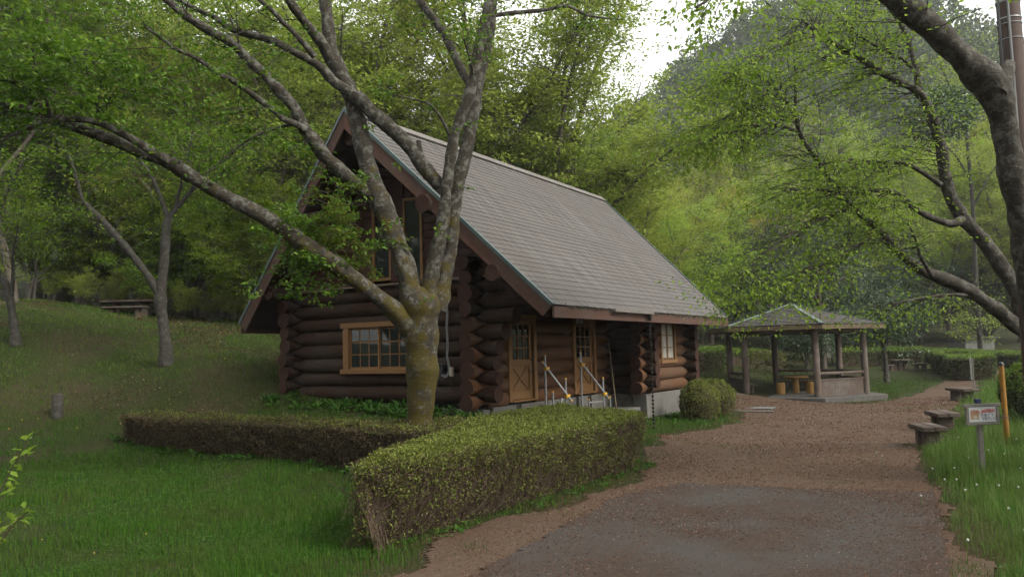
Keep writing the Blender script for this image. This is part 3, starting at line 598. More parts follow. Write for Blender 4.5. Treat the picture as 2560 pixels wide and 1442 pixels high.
for side in (1, -1):
    for end, yy0, yy1, dy in ((0, 0, -PR, -.05), (1, YL, YL+PR, .05)):
        A = rp(side, -.0, off=-.0); Bq = rp(side, 1.0, off=0); 
        for nm, o1, o0, th, mt in (('rake_board', -.025, -.27, .045, 'fascia'), ('drip_edge', .036, -.022, .062, 'drip')):
            P = []
            for off in (o0, o1):
                for s_, yy in ((0, yy0), (1, yy1)):
                    p0 = rp(side, s_, off=off); p0[0] = p0[0] if s_ == 0 else 0.0; p0[2] = p0[2] if s_ == 0 else RZ+off*sqrt(1+SL*SL)
                    for t_ in (0, 1): P.append((p0[0], yy+(dy/.05)*(th*t_+.004), p0[2]))
            q = MB(); q.hexa([P[0], P[1], P[3], P[2], P[4], P[5], P[7], P[6]]); q.build(nm, M[mt], roof)
    e = rp(side, 0, off=-.03); q = MB(); q.box(min(e[0], e[0]+side*.04), max(e[0], e[0]+side*.04), -.0, YL, e[2]-.20, e[2]-.005); q.build('fascia', M['fascia'], roof)
# crust of moss and needles along the right eave
q_n = 900; yy = RG.uniform(.3, YL-.1, q_n); P = np.stack([HW+RG.normal(.01, .02, q_n)+.02, yy, EZ-.02+RG.normal(0, .012, q_n)], 1)
mo = leaves_mesh('moss', P-np.array([0, 4.5, 0]), RG.normal(0, 1, (q_n, 3))*[.6, .8, .6]+[.4, 0, -.5], RG.normal(0, 1, (q_n, 3)), RG.uniform(.02, .07, q_n), RG.uniform(.01, .025, q_n)); tag(link('moss', mo, M['moss_edge'], roof), kind='stuff')
# gutter piece, rain chain
gy0, gy1 = onX(1524, 775, HW)[1], onX(1622, 785, HW)[1]
q = MB(); q.box(HW+.045, HW+.13, gy0, gy1, EZ-.055, EZ-.03); q.box(HW+.122, HW+.13, gy0, gy1, EZ-.03, EZ+.01); q.build('gutter', M['ridge'], cab)
yc_ = onX(1624, 790, HW+.09)[1]
rc = MB(); rc.lathe((HW+.09, yc_, EZ-.20), [(.03, 0), (.055, .06), (.06, .14)], 10); ch = rc.build('rain_chain', M['chain'], cab, smooth=True)
zc_ = EZ-.27; kq = 0
while zc_ > .06:
    q = MB(); s_ = .9 if kq < 20 else 1.0
    q.lathe((HW+.09, yc_, zc_), [(.010*s_, -.012), (.018*s_, .0), (.034*s_, .04), (.028*s_, .045), (.008, .05)], 8); q.tube([(HW+.09, yc_, zc_+.04), (HW+.09, yc_, zc_+.085)], .006, 5); q.build('chain_cup', M['chain'], ch, smooth=True); zc_ -= .083; kq += 1
# ------------------------------------------------------------------ things around the cabin
# lantern above the farther door
p = onX(1448.5, 801, XD+.30); ln = thing('porch_lantern', 'small square lantern hanging under the eave above the farther oak door', 'lantern', tuple(p))
q = MB(); q.box(p[0]-.07, p[0]+.07, p[1]-.09, p[1]+.09, p[2]-.10, p[2]-.085); q.box(p[0]-.08, p[0]+.08, p[1]-.1, p[1]+.1, p[2]+.09, p[2]+.11)
for sx_ in (-1, 1):
    for sy_ in (-1, 1): q.box(p[0]+sx_*.06-.01, p[0]+sx_*.06+.01, p[1]+sy_*.08-.01, p[1]+sy_*.08+.01, p[2]-.085, p[2]+.09)
q.tube([(p[0], p[1], p[2]+.11), (p[0], p[1], p[2]+.7)], .008, 6); q.build('frame', M['bamboo'], ln)
q = MB(); q.box(p[0]-.05, p[0]+.05, p[1]-.07, p[1]+.07, p[2]-.08, p[2]+.085); q.build('pane', M['curtain'], ln)
# electric box, conduit
p = onY(1103.5, 921, .50); eb = thing('meter_box', 'black electricity box on the gable wall beside the tree trunk', 'box', tuple(p))
q = MB(); q.box(p[0]-.055, p[0]+.055, .44, .54, p[2]-.11, p[2]+.10); q.build('case', M['blackbox'], eb, bevel=.012)
q = MB(); q.box(p[0]-.04, p[0]+.04, .432, .442, p[2]+.02, p[2]+.08); q.build('window', M['glass'], eb)
for dx, u0 in ((0, 0), (.035, 3)):
    pts = [onY(a+u0, b_, .50) for a, b_ in ((1114, 712), (1113, 745), (1117, 780), (1115, 820), (1118, 860), (1116, 890), (1121, 915))]
    last = pts[-1]; pts += [np.array([last[0]+.01, .47, last[2]-.14]), np.array([last[0]-.06, .46, last[2]-.22]), np.array([last[0]-.15+dx, .47, last[2]-.18]), np.array([p[0]+.01+dx, .48, p[2]-.10])]
    q = MB(); q.tube(pts, .011, 6); q.build('conduit', M['cable'], eb, smooth=True)
p = onY(1129, 929, .50); sw = thing('junction_box', 'small cream box on the gable logs next to the electricity box', 'box', tuple(p)); q = MB(); q.box(p[0]-.03, p[0]+.03, .46, .54, p[2]-.09, p[2]+.09); q.build('cover', M['cream'], sw, bevel=.006); q = MB(); q.box(p[0]-.02, p[0]+.02, .452, .462, p[2]-.06, p[2]+.06); q.build('lid', M['cream'], sw)
# steel pipe handrails by the steps
def handrail(label, tall, low, xs, stubs, bar=None):
    a = onX(*tall, xs[0]); c_ = onX(*low, xs[1]); h = thing('pipe_handrail', label, 'handrail', (a[0], a[1], .38), 'pipe handrails at the porch steps')
    for p_ in (a, c_):
        q = MB(); q.tube([(p_[0], p_[1], .2), (p_[0], p_[1], p_[2])], .024, 10); po = q.build('post', M['galv'], h, smooth=True)
        q = MB(); q.tube([(p_[0], p_[1], p_[2]-.005), (p_[0], p_[1], p_[2]+.022)], .027, 10); q.build('cap', M['clamp'], po)
    ha = np.array([a[0]+.05, a[1], a[2]-.27]); hc = np.array([c_[0]+.05, c_[1], c_[2]-.36]); d = unit(hc-ha)
    q = MB(); q.tube([ha-d*.17, hc+d*.12], .024, 10); q.build('rail', M['galv'], h, smooth=True)
    for e_, p_ in ((ha-d*.17, -1), (hc+d*.12, 1)):
        q = MB(); q.tube([e_-d*.012, e_+d*.012], .027, 8); q.build('end_cap', M['clamp'], h)
    for p_ in (ha, hc):
        q = MB(); q.obox(p_-np.array([.025, 0, 0]), (.05, 0, 0), (0, .036, 0), (0, 0, .034)); q.obox(p_+np.array([-.03, .07, .012]), (.03, 0, 0), (0, .055, 0), (0, 0, .02)); q.obox(p_+np.array([.0, -.055, -.008]), (.03, 0, 0), (0, .03, 0), (0, 0, .028)); q.build('clamp', M['clamp'], h, bevel=.012)
    for u_, v_ in stubs:
        s_ = onX(u_, v_, xs[1]); q = MB(); q.tube([(s_[0], s_[1], .1), (s_[0], s_[1], s_[2])], .022, 8); so_ = q.build('stub_post', M['galv'], h, smooth=True); q = MB(); q.tube([(s_[0], s_[1], s_[2]), (s_[0], s_[1], s_[2]+.018)], .025, 8); q.build('cap', M['clamp'], so_)
    if bar:
        a_, b_ = onX(*bar[0], xs[1]), onX(*bar[1], xs[1]); q = MB(); q.tube([a_, b_], .02, 8); q.build('cross_bar', M['galv'], h, smooth=True)
handrail('galvanised pipe handrail with yellow clamps in front of the door nearest the gable', (1362, 889), (1413.5, 947), (2.55, 2.85), [(1382, 980)], ((1405, 995), (1398, 1020)))
handrail('galvanised pipe handrail with yellow clamps in front of the farther door', (1451, 882), (1507, 945), (2.55, 2.85), [(1472, 999), (1525, 991)], ((1473, 1006), (1506, 1003)))
# bamboo stick leaning in the porch corner
a = onX(1521, 850, 2.30); c_ = onX(1541, 1022, 2.75); st_ = thing('leaning_stick', 'long thin stick leaning in the dark porch corner', 'stick', tuple(c_)); q = MB(); q.tube([c_, (a*.75+c_*.25), a], [.016, .018, .011], 7); q.tube([a*.82+c_*.18, a*.80+c_*.20], [.03, .03], 7); q.build('shaft', M['bamboo'], st_, smooth=True)

# ------------------------------------------------------------------ gazebo
GC = np.array([4.17, 17.48]); GR, GA, GE, GZE, GZA = 2.34, radians(239.93), 3.08, 2.49, 3.28
gz = thing('gazebo', 'open hexagonal wooden gazebo with a grey shingle roof on round posts', 'gazebo', (GC[0], GC[1], .02))
hx = lambda r, k_, z: np.array([GC[0]+r*cos(GA+k_*pi/3), GC[1]+r*sin(GA+k_*pi/3), z])
q = MB(); q.prism([tuple(hx(3.02, k_, 0)[:2]) for k_ in range(6)], -.25, .10); q.build('platform', M['slab'], gz, bevel=.02)
for k_ in range(6):
    q = MB(); b0 = hx(GR, k_, .10); t0 = hx(GR, k_, 2.52); q.tube([b0, b0*.5+t0*.5, t0], [.118, .112, .102], 14); q.build('post', M['gz_post'], gz, smooth=True)
for k_ in range(6):
    a, b_ = hx(GR, k_, 2.30), hx(GR, k_+1, 2.30); q = MB(); q.tube([a, b_], .075, 10); q.build('beam', M['gz_beam'], gz, smooth=True)
ap = np.array([GC[0], GC[1], GZA])
for k_ in range(6):
    a, b_ = hx(GE, k_, GZE), hx(GE, k_+1, GZE); q = MB(); nco = 15
    dn = np.array([0, 0, .06])
    q.hexa([a-dn, b_-dn, ap-dn+[.002, 0, 0], ap-dn, a-dn*.35, b_-dn*.35, ap-dn*.35+[.002, 0, 0], ap-dn*.35]); pn = q.build('roof_panel', M['gz_roof'], gz)
    for c2 in range(nco):
        s0, s1 = c2/nco, min((c2+1.2)/nco, .995); A0, B0 = a+(ap-a)*s0, b_+(ap-b_)*s0; A1, B1 = a+(ap-a)*s1, b_+(ap-b_)*s1; lo = np.array([0, 0, .022]); hi = np.array([0, 0, .002]); th = np.array([0, 0, .018])
        q = MB(); q.hexa([A0+lo-th, B0+lo-th, B1+hi-th*.5, A1+hi-th*.5, A0+lo, B0+lo, B1+hi, A1+hi]); q.build('roof_course', M['gz_roof'], pn)
    q = MB(); e = unit(b_-a); o_ = np.array([e[1], -e[0], 0])*.035; q.hexa([a+o_*.2-[0, 0, .16], b_+o_*.2-[0, 0, .16], b_-o_-[0, 0, .16], a-o_-[0, 0, .16], a+o_*.2-[0, 0, .025], b_+o_*.2-[0, 0, .025], b_-o_-[0, 0, .025], a-o_-[0, 0, .025]]); q.build('fascia', M['gz_beam'], gz)
    d = unit(ap-a); s_ = unit(np.cross(d, [0, 0, 1])); n_ = np.cross(s_, d); q = MB(); q.obox((a+ap)/2+n_*.035, d*np.linalg.norm(ap-a)/2, s_*.075, n_*.014); q.build('hip_cap', M['gz_cap'], gz)
q = MB(); q.lathe((ap[0], ap[1], ap[2]-.02), [(.16, 0), (.12, .06), (.03, .10)], 6); q.build('apex_cap', M['gz_cap'], gz)
soff = MB(); soff.add([hx(GE-.05, k_, GZE-.07) for k_ in range(6)], [(5, 4, 3, 2, 1, 0)]); soff.build('ceiling', M['soffit'], gz)
# railings with slatted panels on four sides (the front side and its opposite corner stay open)
for k_ in (1, 2, 3, 5):
    a, b_ = hx(GR, k_, 0), hx(GR, k_+1, 0); e = unit(b_-a); nn = np.array([-e[1], e[0], 0]); L_ = np.linalg.norm(b_-a)
    if k_ == 5: pass
    q = MB(); q.tube([a+[0, 0, .86], b_+[0, 0, .86]], .05, 9); rl_ = q.build('rail', M['gz_post'], gz, smooth=True)
    q = MB(); q.obox((a+b_)/2+[0, 0, .80], e*.04, nn*.04, (0, 0, .04)); q.build('rail_block', M['gz_post'], gz)
    q = MB(); n_s = 27
    for s_ in range(n_s):
        c2 = a+e*(.13+(L_-.26)*(s_+.5)/n_s)+[0, 0, .39]; q.obox(c2, e*((L_-.26)/n_s*.42), nn*.014, (0, 0, .285))
    q.obox((a+b_)/2+[0, 0, .66]-nn*.03, e*(L_/2-.12), nn*.015, (0, 0, .02)); q.obox((a+b_)/2+[0, 0, .13]-nn*.03, e*(L_/2-.12), nn*.015, (0, 0, .02))
    tag(q.build('slat_panel', M['gz_post'], gz), kind='stuff')
for k_ in (2, 3, 5):                                       # seats fixed along the inside of the railing
    a, b_ = hx(GR-.33, k_, 0), hx(GR-.33, k_+1, 0); e = unit(b_-a); nn = np.array([-e[1], e[0], 0]); L_ = np.linalg.norm(b_-a)
    q = MB(); q.obox((a+b_)/2+[0, 0, .47], e*(L_/2-.1), nn*.17, (0, 0, .03)); q.build('seat', M['gz_beam'], gz, bevel=.01)
    for t_ in (-.36, .36): q = MB(); q.tube([(a+b_)/2+e*L_*t_+[0, 0, .1], (a+b_)/2+e*L_*t_+[0, 0, .44]], .07, 10); q.build('seat_leg', M['gz_post'], gz, smooth=True)
def round_thing(name, label, cat, px, rad, z0, z1, group=None, top=None):
    c2 = px; t_ = thing(name, label, cat, (c2[0], c2[1], z0), group)
    if top:
        q = MB(); q.lathe((c2[0], c2[1], z0), [(rad*1.12, 0), (rad, .05), (rad*.88, top[1]-z0-.05)], 18); q.build('pedestal', M['stool'], t_, smooth=True)
        q = MB(); q.lathe((c2[0], c2[1], top[1]-.05), [(top[0]*.97, 0), (top[0], .012), (top[0], .045), (top[0]*.97, .055)], 28); q.build('table_top', M['stool'], t_, smooth=True)
    else:
        q = MB(); q.lathe((c2[0], c2[1], z0), [(rad*.95, 0), (rad*1.02, .15), (rad, z1-z0-.05), (rad*.94, z1-z0-.02)], 18); q.build('body', M['stool'], t_, smooth=True); q = MB(); q.lathe((c2[0], c2[1], z1-.03), [(rad*.96, 0), (rad*.97, .025), (rad*.88, .035)], 18); q.build('seat', M['stool'], t_, smooth=True)
    return t_
def gzp(u, v, z): d = ray(u, v); return CAM+(z-CAM[2])/d[2]*d
tp = gzp(1991, 982, .10); round_thing('round_table', 'round ochre wooden table on a thick pedestal in the gazebo', 'table', tp, .115, .10, .10, top=(.44, .70))
round_thing('round_stool', 'ochre drum stool left of the round table in the gazebo', 'stool', gzp(1952.5, 984.5, .10), .155, .10, .50, 'ochre drum stools in the gazebo')
round_thing('round_stool', 'ochre drum stool half hidden by the front gazebo post', 'stool', gzp(2028, 983, .10), .155, .10, .50, 'ochre drum stools in the gazebo')

# ------------------------------------------------------------------ benches, posts and sign beside the path
def slab_bench(label, pl, pr, depth_m, hgt, yaw_to=None):
    """two thick planks on two blocks; pl, pr: ground pixels of the near end"""
    a, b_ = G(*pl), G(*pr); c2 = (a+b_)/2; z = Hs(c2[0], c2[1]); e = unit(np.array([b_[0]-a[0], b_[1]-a[1], 0])); wdt = np.linalg.norm((b_-a)[:2])
    n_ = np.array([-e[1], e[0], 0])
    if n_[1] < 0: n_ = -n_
    n_ = unit(n_+np.array([.02, 0, 0])); t_ = thing('bench', label, 'bench', (c2[0], c2[1], z), 'low plank benches beside the path')
    for s_ in (-1, 1):
        q = MB(); q.obox(c2+n_*(depth_m/2-.08)+e*s_*wdt*.27+[0, 0, hgt-.04+.004*s_], e*wdt*.262, n_*depth_m/2, (0, 0, .04)); q.build('plank', M['bench'], t_, bevel=.012)
    for d_ in (.16, depth_m-.30):
        q = MB(); q.obox(c2+n_*d_+[0, 0, (hgt-.08)/2-.05], e*wdt*.34, n_*.09, (0, 0, (hgt-.082)/2+.05)); q.build('leg', M['bench'], t_, bevel=.012)
slab_bench('low weathered two-plank bench nearest the sign, moss at its foot', (2308, 1122), (2366, 1120), .80, .36)
slab_bench('low weathered plank bench just behind the nearest one', (2344, 1080), (2398, 1078), .80, .36)
slab_bench('small dark plank bench behind the warning sign by the grey stake', (2408, 1003), (2447, 1001), 1.1, .36)
# warning sign
sp = G(2466, 1196); D_s = depth(sp); sg = thing('warning_sign', 'small white warning board in a grey wooden frame on a post', 'sign', tuple(sp))
ctr = at(2455, 1035, D_s); ex = unit(np.array([_R[0], _R[1], 0])); ex = unit(ex*cos(.16)+np.array([-ex[1], ex[0], 0])*sin(.16)); ey = np.array([0, 0, 1.0]); ez = np.cross(ex, ey)
if ez@(CAM-ctr) < 0: ez = -ez
W_, H_ = 92/2*D_s/F, 52/2*D_s/F
q = MB(); q.obox((ctr[0]+(sp[0]-ctr[0])*.15-ez[0]*.06, ctr[1]-ez[1]*.06, (sp[2]+ctr[2])/2+.0), ex*.032, ez*.024, (0, 0, (ctr[2]-sp[2])/2+.12)); q.build('post', M['sign_wood'], sg, bevel=.006)
q = MB(); q.obox(ctr-ez*.012, ex*(W_-.03), ez*.010, ey*(H_-.03)); q.build('backboard', M['sign_wood'], sg)
for nm, c2, hx_, hy_ in (('frame_rail', ctr+ey*(H_-.018), W_+.035, .020), ('frame_rail', ctr-ey*(H_-.018), W_, .019), ('frame_stile', ctr+ex*(W_-.02), .020, H_-.042), ('frame_stile', ctr-ex*(W_-.02), .020, H_-.042)):
    q = MB(); q.obox(c2, ex*hx_, ez*.018, ey*hy_); q.build(nm, M['sign_wood'], sg, bevel=.004)
q = MB(); q.obox(ctr+ez*.004, ex*(W_-.042), ez*.004, ey*(H_-.040)); face = q.build('notice', M['sign_face'], sg)
fw, fh = W_-.048, H_-.046
def patch(name, cx_, cy_, hx_, hy_, mat, lift=.009, ell=False):
    q = MB(); c2 = ctr+ex*cx_+ey*cy_+ez*lift
    if ell: q.add([c2+ex*hx_*cos(2*pi*i_/28)+ey*hy_*sin(2*pi*i_/28) for i_ in range(28)], [tuple(range(28))])
    else: q.add([c2-ex*hx_-ey*hy_, c2+ex*hx_-ey*hy_, c2+ex*hx_+ey*hy_, c2-ex*hx_+ey*hy_], [(0, 1, 2, 3)])
    return q.build(name, M[mat], face)
dm = MB()
for i_ in range(11):
    for yy in (fh*.90, -fh*.90):
        c2 = ctr+ex*(-fw*.80+fw*1.6*i_/10)+ey*yy+ez*.0095; dm.add([c2-ex*fw*.035, c2+ey*fh*.035, c2+ex*fw*.035, c2-ey*fh*.035], [(0, 1, 2, 3)])
dm.build('border_marks', M['ink'], face)
patch('picture', -fw*.60, -fh*.05, fw*.33, fh*.68, 'sign_orange'); patch('picture_shape', -fw*.55, -fh*.42, fw*.13, fh*.27, 'sign_grey', .0095, True); patch('heading_oval', fw*.40, fh*.48, fw*.50, fh*.27, 'sign_red', .009, True)
def lettering(txt, cx_, cy_, size, mat, lift=.0105):
    fc = bpy.data.curves.new('lettering', 'FONT'); fc.body = txt; fc.size = size; fc.align_x = 'LEFT'; fc.align_y = 'CENTER'; fc.materials.append(M[mat])
    o = bpy.data.objects.new('lettering', fc); COL.objects.link(o); P_ = ctr+ex*cx_+ey*cy_+ez*lift; o.parent = face; L_ = Vector(root_loc(face))
    M4 = Matrix(((ex[0], ey[0], ez[0], P_[0]-L_[0]), (ex[1], ey[1], ez[1], P_[1]-L_[1]), (ex[2], ey[2], ez[2], P_[2]-L_[2]), (0, 0, 0, 1)))
    bpy.context.view_layer.update(); me = bpy.data.meshes.new_from_object(o.evaluated_get(bpy.context.evaluated_depsgraph_get())); bpy.data.objects.remove(o); o = bpy.data.objects.new('lettering', me); COL.objects.link(o); o.parent = face; o.matrix_local = M4; return o
lettering('マムシ', -fw*.86, fh*.46, .062, 'sign_ink_red'); lettering('出没注意', -fw*.90, fh*.17, .048, 'sign_ink_red'); lettering('ご注意！', fw*.12, fh*.47, .056, 'sign_ink_red')
lettering('てんぷら', -fw*.18, fh*.06, .050, 'ink'); lettering('注意してください。', -fw*.18, -fh*.30, .050, 'ink'); lettering('中郷市立公園管理事務所', -fw*.06, -fh*.70, .038, 'ink')
q = MB(); c2 = ctr+ey*(H_+.03)+ex*.0; q.obox(c2-ez*.06, ex*.034, ez*.026, ey*.03); q.build('post_cap', M['blue'], sg, bevel=.004)
# yellow marker post, grey double stake
p = G(2519, 1106); t_ = thing('marker_post', 'yellow marker post with black cap standing in tall grass', 'post', tuple(p)); d_ = depth(p); topz = at(2510, 905, d_)[2]
q = MB(); q.tube([(p[0], p[1], p[2]-.2), (p[0]-.01, p[1], topz-.05)], [.043, .041], 14); q.build('shaft', M['yellow_post'], t_, smooth=True)
q = MB(); q.lathe((p[0]-.01, p[1], topz-.06), [(.047, 0), (.047, .03), (.03, .055), (.01, .06)], 14); q.build('cap', M['blackbox'], t_, smooth=True)
for f_2 in (.40, .66): zz = p[2]+(topz-p[2])*f_2; q = MB(); q.tube([(p[0]-.01, p[1]-.03, zz), (p[0]-.028, p[1]-.056, zz)], .014, 8); q.build('bolt', M['blackbox'], t_)
p = G(2439, 992); d_ = depth(p); tz = at(2432, 895, d_)[2]; t_ = thing('wooden_stake', 'pale grey double stake standing behind the small bench', 'stake', tuple(p))
q = MB(); q.box(p[0]-.045, p[0]+.0, p[1]-.04, p[1]+.04, p[2]-.2, tz); q.build('batten', M['sign_wood'], t_, bevel=.006)
q = MB(); q.box(p[0]+.03-.125, p[0]-.05, p[1]-.03, p[1]+.05, p[2]+.55, tz+.01); q.build('batten', M['white_paint'], t_, bevel=.006)
# cut log post on the left lawn
p = G(143, 1040); d_ = depth(p); tz = at(143, 985, d_)[2]; r_ = 13*d_/F; t_ = thing('log_stump', 'short upright log standing alone on the left lawn', 'stump', tuple(p)); q = MB(); q.lathe((p[0], p[1], p[2]-.1), [(r_*1.1, 0), (r_*1.02, .12), (r_*.96, tz-p[2]+.07), (r_*.85, tz-p[2]+.1)], 14); q.build('trunk', M['bark_grey'], t_, smooth=True); q = MB(); q.lathe((p[0], p[1], tz-.004), [(r_*.80, 0), (r_*.78, .012)], 14); q.build('cut_face', M['log_grey'], t_)
# picnic sets
def picnic(label, pc, span, ht, top_h, legs, benches, lab_b):
    p_ = G(*pc); d_ = depth(p_); s_ = d_/F; ex2 = unit(np.array([_R[0], _R[1], 0])); ny = np.array([-ex2[1], ex2[0], 0]); z = p_[2]
    t_ = thing('picnic_table', label, 'table', tuple(p_)); w2 = span*s_/2; hh = ht*s_
    for r_2 in range(3): q = MB(); q.obox(p_+ny*(.26*(r_2-1)+.25)+[0, 0, hh-.035], ex2*w2, ny*.125, (0, 0, .035)); q.build('plank', M['bench'], t_, bevel=.01)
    for fx in legs: q = MB(); q.tube([p_+ex2*w2*fx+ny*.25-[0, 0, .25], p_+ex2*w2*fx+ny*.25+[0, 0, hh-.075]], .15, 12); q.build('leg', M['log_grey'], t_, smooth=True)
    for (fx, fy, bw, bh), lb in zip(benches, lab_b):
        c2 = p_+ex2*w2*fx+ny*fy; c2[2] = Hs(c2[0], c2[1]); b2 = thing('picnic_bench', lb, 'bench', tuple(c2)); bw2 = bw*s_/2; h2 = bh*s_
        for r_2 in (-1, 1): q = MB(); q.obox(c2+ny*.12*r_2+[0, 0, h2-.03], ex2*bw2, ny*.11, (0, 0, .03)); q.build('plank', M['bench'], b2, bevel=.01)
        for e_ in (-.62, .62): q = MB(); q.tube([c2+ex2*bw2*e_-[0, 0, .25], c2+ex2*bw2*e_+[0, 0, h2-.065]], .12, 10); q.build('leg', M['log_grey'], b2, smooth=True)
picnic('log picnic table on the lawn before the clipped hedges', (2257, 926), 50, 28, .7, (-.62, -.05, .5), [(1.55, -.2, 30, 18), (-1.5, 0, 26, 15)], ['log bench right of the distant picnic table', 'log bench left of the distant picnic table behind the thin tree'])
picnic('mossy log picnic table at the top of the grass bank', (318, 786), 130, 36, .7, (-.55, .5), [(.35, -.75, 100, 22)], ['mossy log bench in front of the picnic table on the bank'])
# utility pole at the right edge
pt = at(2521, 30, 10.6); pb = np.array([pt[0], pt[1], Hs(pt[0], pt[1])]); t_ = thing('utility_pole', 'brown utility pole with metal bands at the right edge', 'pole', tuple(pb)); R_p = 26*10.6/F
q = MB(); q.tube([pb-[0, 0, .3], pb+[0, 0, 4], pb+[0, 0, 9.5]], [R_p*1.16, R_p*1.06, R_p*.92], 22); q.build('shaft', M['pole'], t_, smooth=True)
for vv, hh in ((6, .05), (52, .022), (66, .014), (105, .014)):
    zz = at(2521, vv, 10.6)[2]; q = MB(); rr = R_p*(1.16-.026*(zz-pb[2]))+.006; q.lathe((pb[0], pb[1], zz-hh/2), [(rr, 0), (rr+.004, hh*.3), (rr+.004, hh*.7), (rr, hh)], 22); q.build('band', M['galv'], t_, smooth=True)
tc_ = unit(CAM-pt); tc_[2] = 0; sd_ = np.array([_R[0], _R[1], 0])
for off, rr, mt, lo in ((-.0, .018, 'cable', 0), (-.135, .012, 'blackbox', 3.4), (.06, .03, 'blackbox', 0)):
    top_ = 9.3 if off <= 0 else 3.4
    q = MB(); q.tube([pb+tc_*(R_p*1.22)+sd_*off+[0, 0, lo], pb+tc_*(R_p*1.05)+sd_*off*.9+[0, 0, top_]], rr, 7); q.build('cable', M[mt], t_, smooth=True)
# notice board and shed seen through the gazebo / behind the hedge
p = gp(2074, 912); d_ = depth(p); s_ = d_/F; ex2 = unit(np.array([_R[0], _R[1], 0])); ny = np.array([-ex2[1], ex2[0], 0]); t_ = thing('notice_board', 'small white notice board on posts seen through the gazebo', 'notice board', tuple(p))
q = MB(); q.obox(p+[0, 0, 33*s_], ex2*6*s_, ny*.02, (0, 0, 14*s_)); q.build('board', M['white_paint'], t_)
for e_ in (-1, 1): q = MB(); q.obox(p+ex2*e_*7*s_+[0, 0, 25*s_], ex2*1.6*s_, ny*.05, (0, 0, 27*s_)); q.build('post', M['log_grey'], t_)
p = gp(2460, 893); d_ = 48.; p = at(2450, 872, d_); p[2] = Hs(p[0], p[1]); s_ = d_/F; t_ = thing('shed', 'grey board shed half hidden behind the far hedge', 'shed', tuple(p)); zt = at(2450, 848, d_)[2]
nb = 9
for i_ in range(nb): z0 = p[2]-.2+(zt-p[2]+.2)*i_/nb; z1 = p[2]-.2+(zt-p[2]+.2)*(i_+1)/nb; q = MB(); q.obox(p+[0, 0, (z0+z1)/2-p[2]]-ny*.01*(i_ % 2), ex2*36*s_, ny*.03, (0, 0, (z1-z0)/2*.94)); q.build('board', M['shed'], t_)
q = MB(); q.obox(p+ny*1.0+[0, 0, (zt-p[2])/2-.1], ex2*35*s_, ny*.9, (0, 0, (zt-p[2])/2+.1)); q.build('wall', M['shed'], t_)
q = MB(); q.obox(p+ny*.9+[0, 0, zt-p[2]+.09], ex2*40*s_, ny*1.15, (0, 0, .05)); q.build('roof', M['gz_roof'], t_)
# covers set in the path
for lb, u_, v_, w2, h2 in (('grey square cover set flush in the dirt path before the gazebo', 1893, 1021, .45, .3), ('low concrete kerb strip in the dirt beside the clipped bushes', 1858, 1029, .8, .06)):
    p = G(u_, v_); t_ = thing('ground_cover', lb, 'cover', tuple(p)); q = MB(); q.box(p[0]-w2, p[0]+w2, p[1]-h2, p[1]+h2, p[2]-.05, p[2]+.035); q.build('plate', M['manhole'], t_, bevel=.01); q = MB(); q.box(p[0]-w2-.03, p[0]+w2+.03, p[1]-h2-.03, p[1]+h2+.03, p[2]-.05, p[2]+.025); q.build('rim', M['slab'], t_)
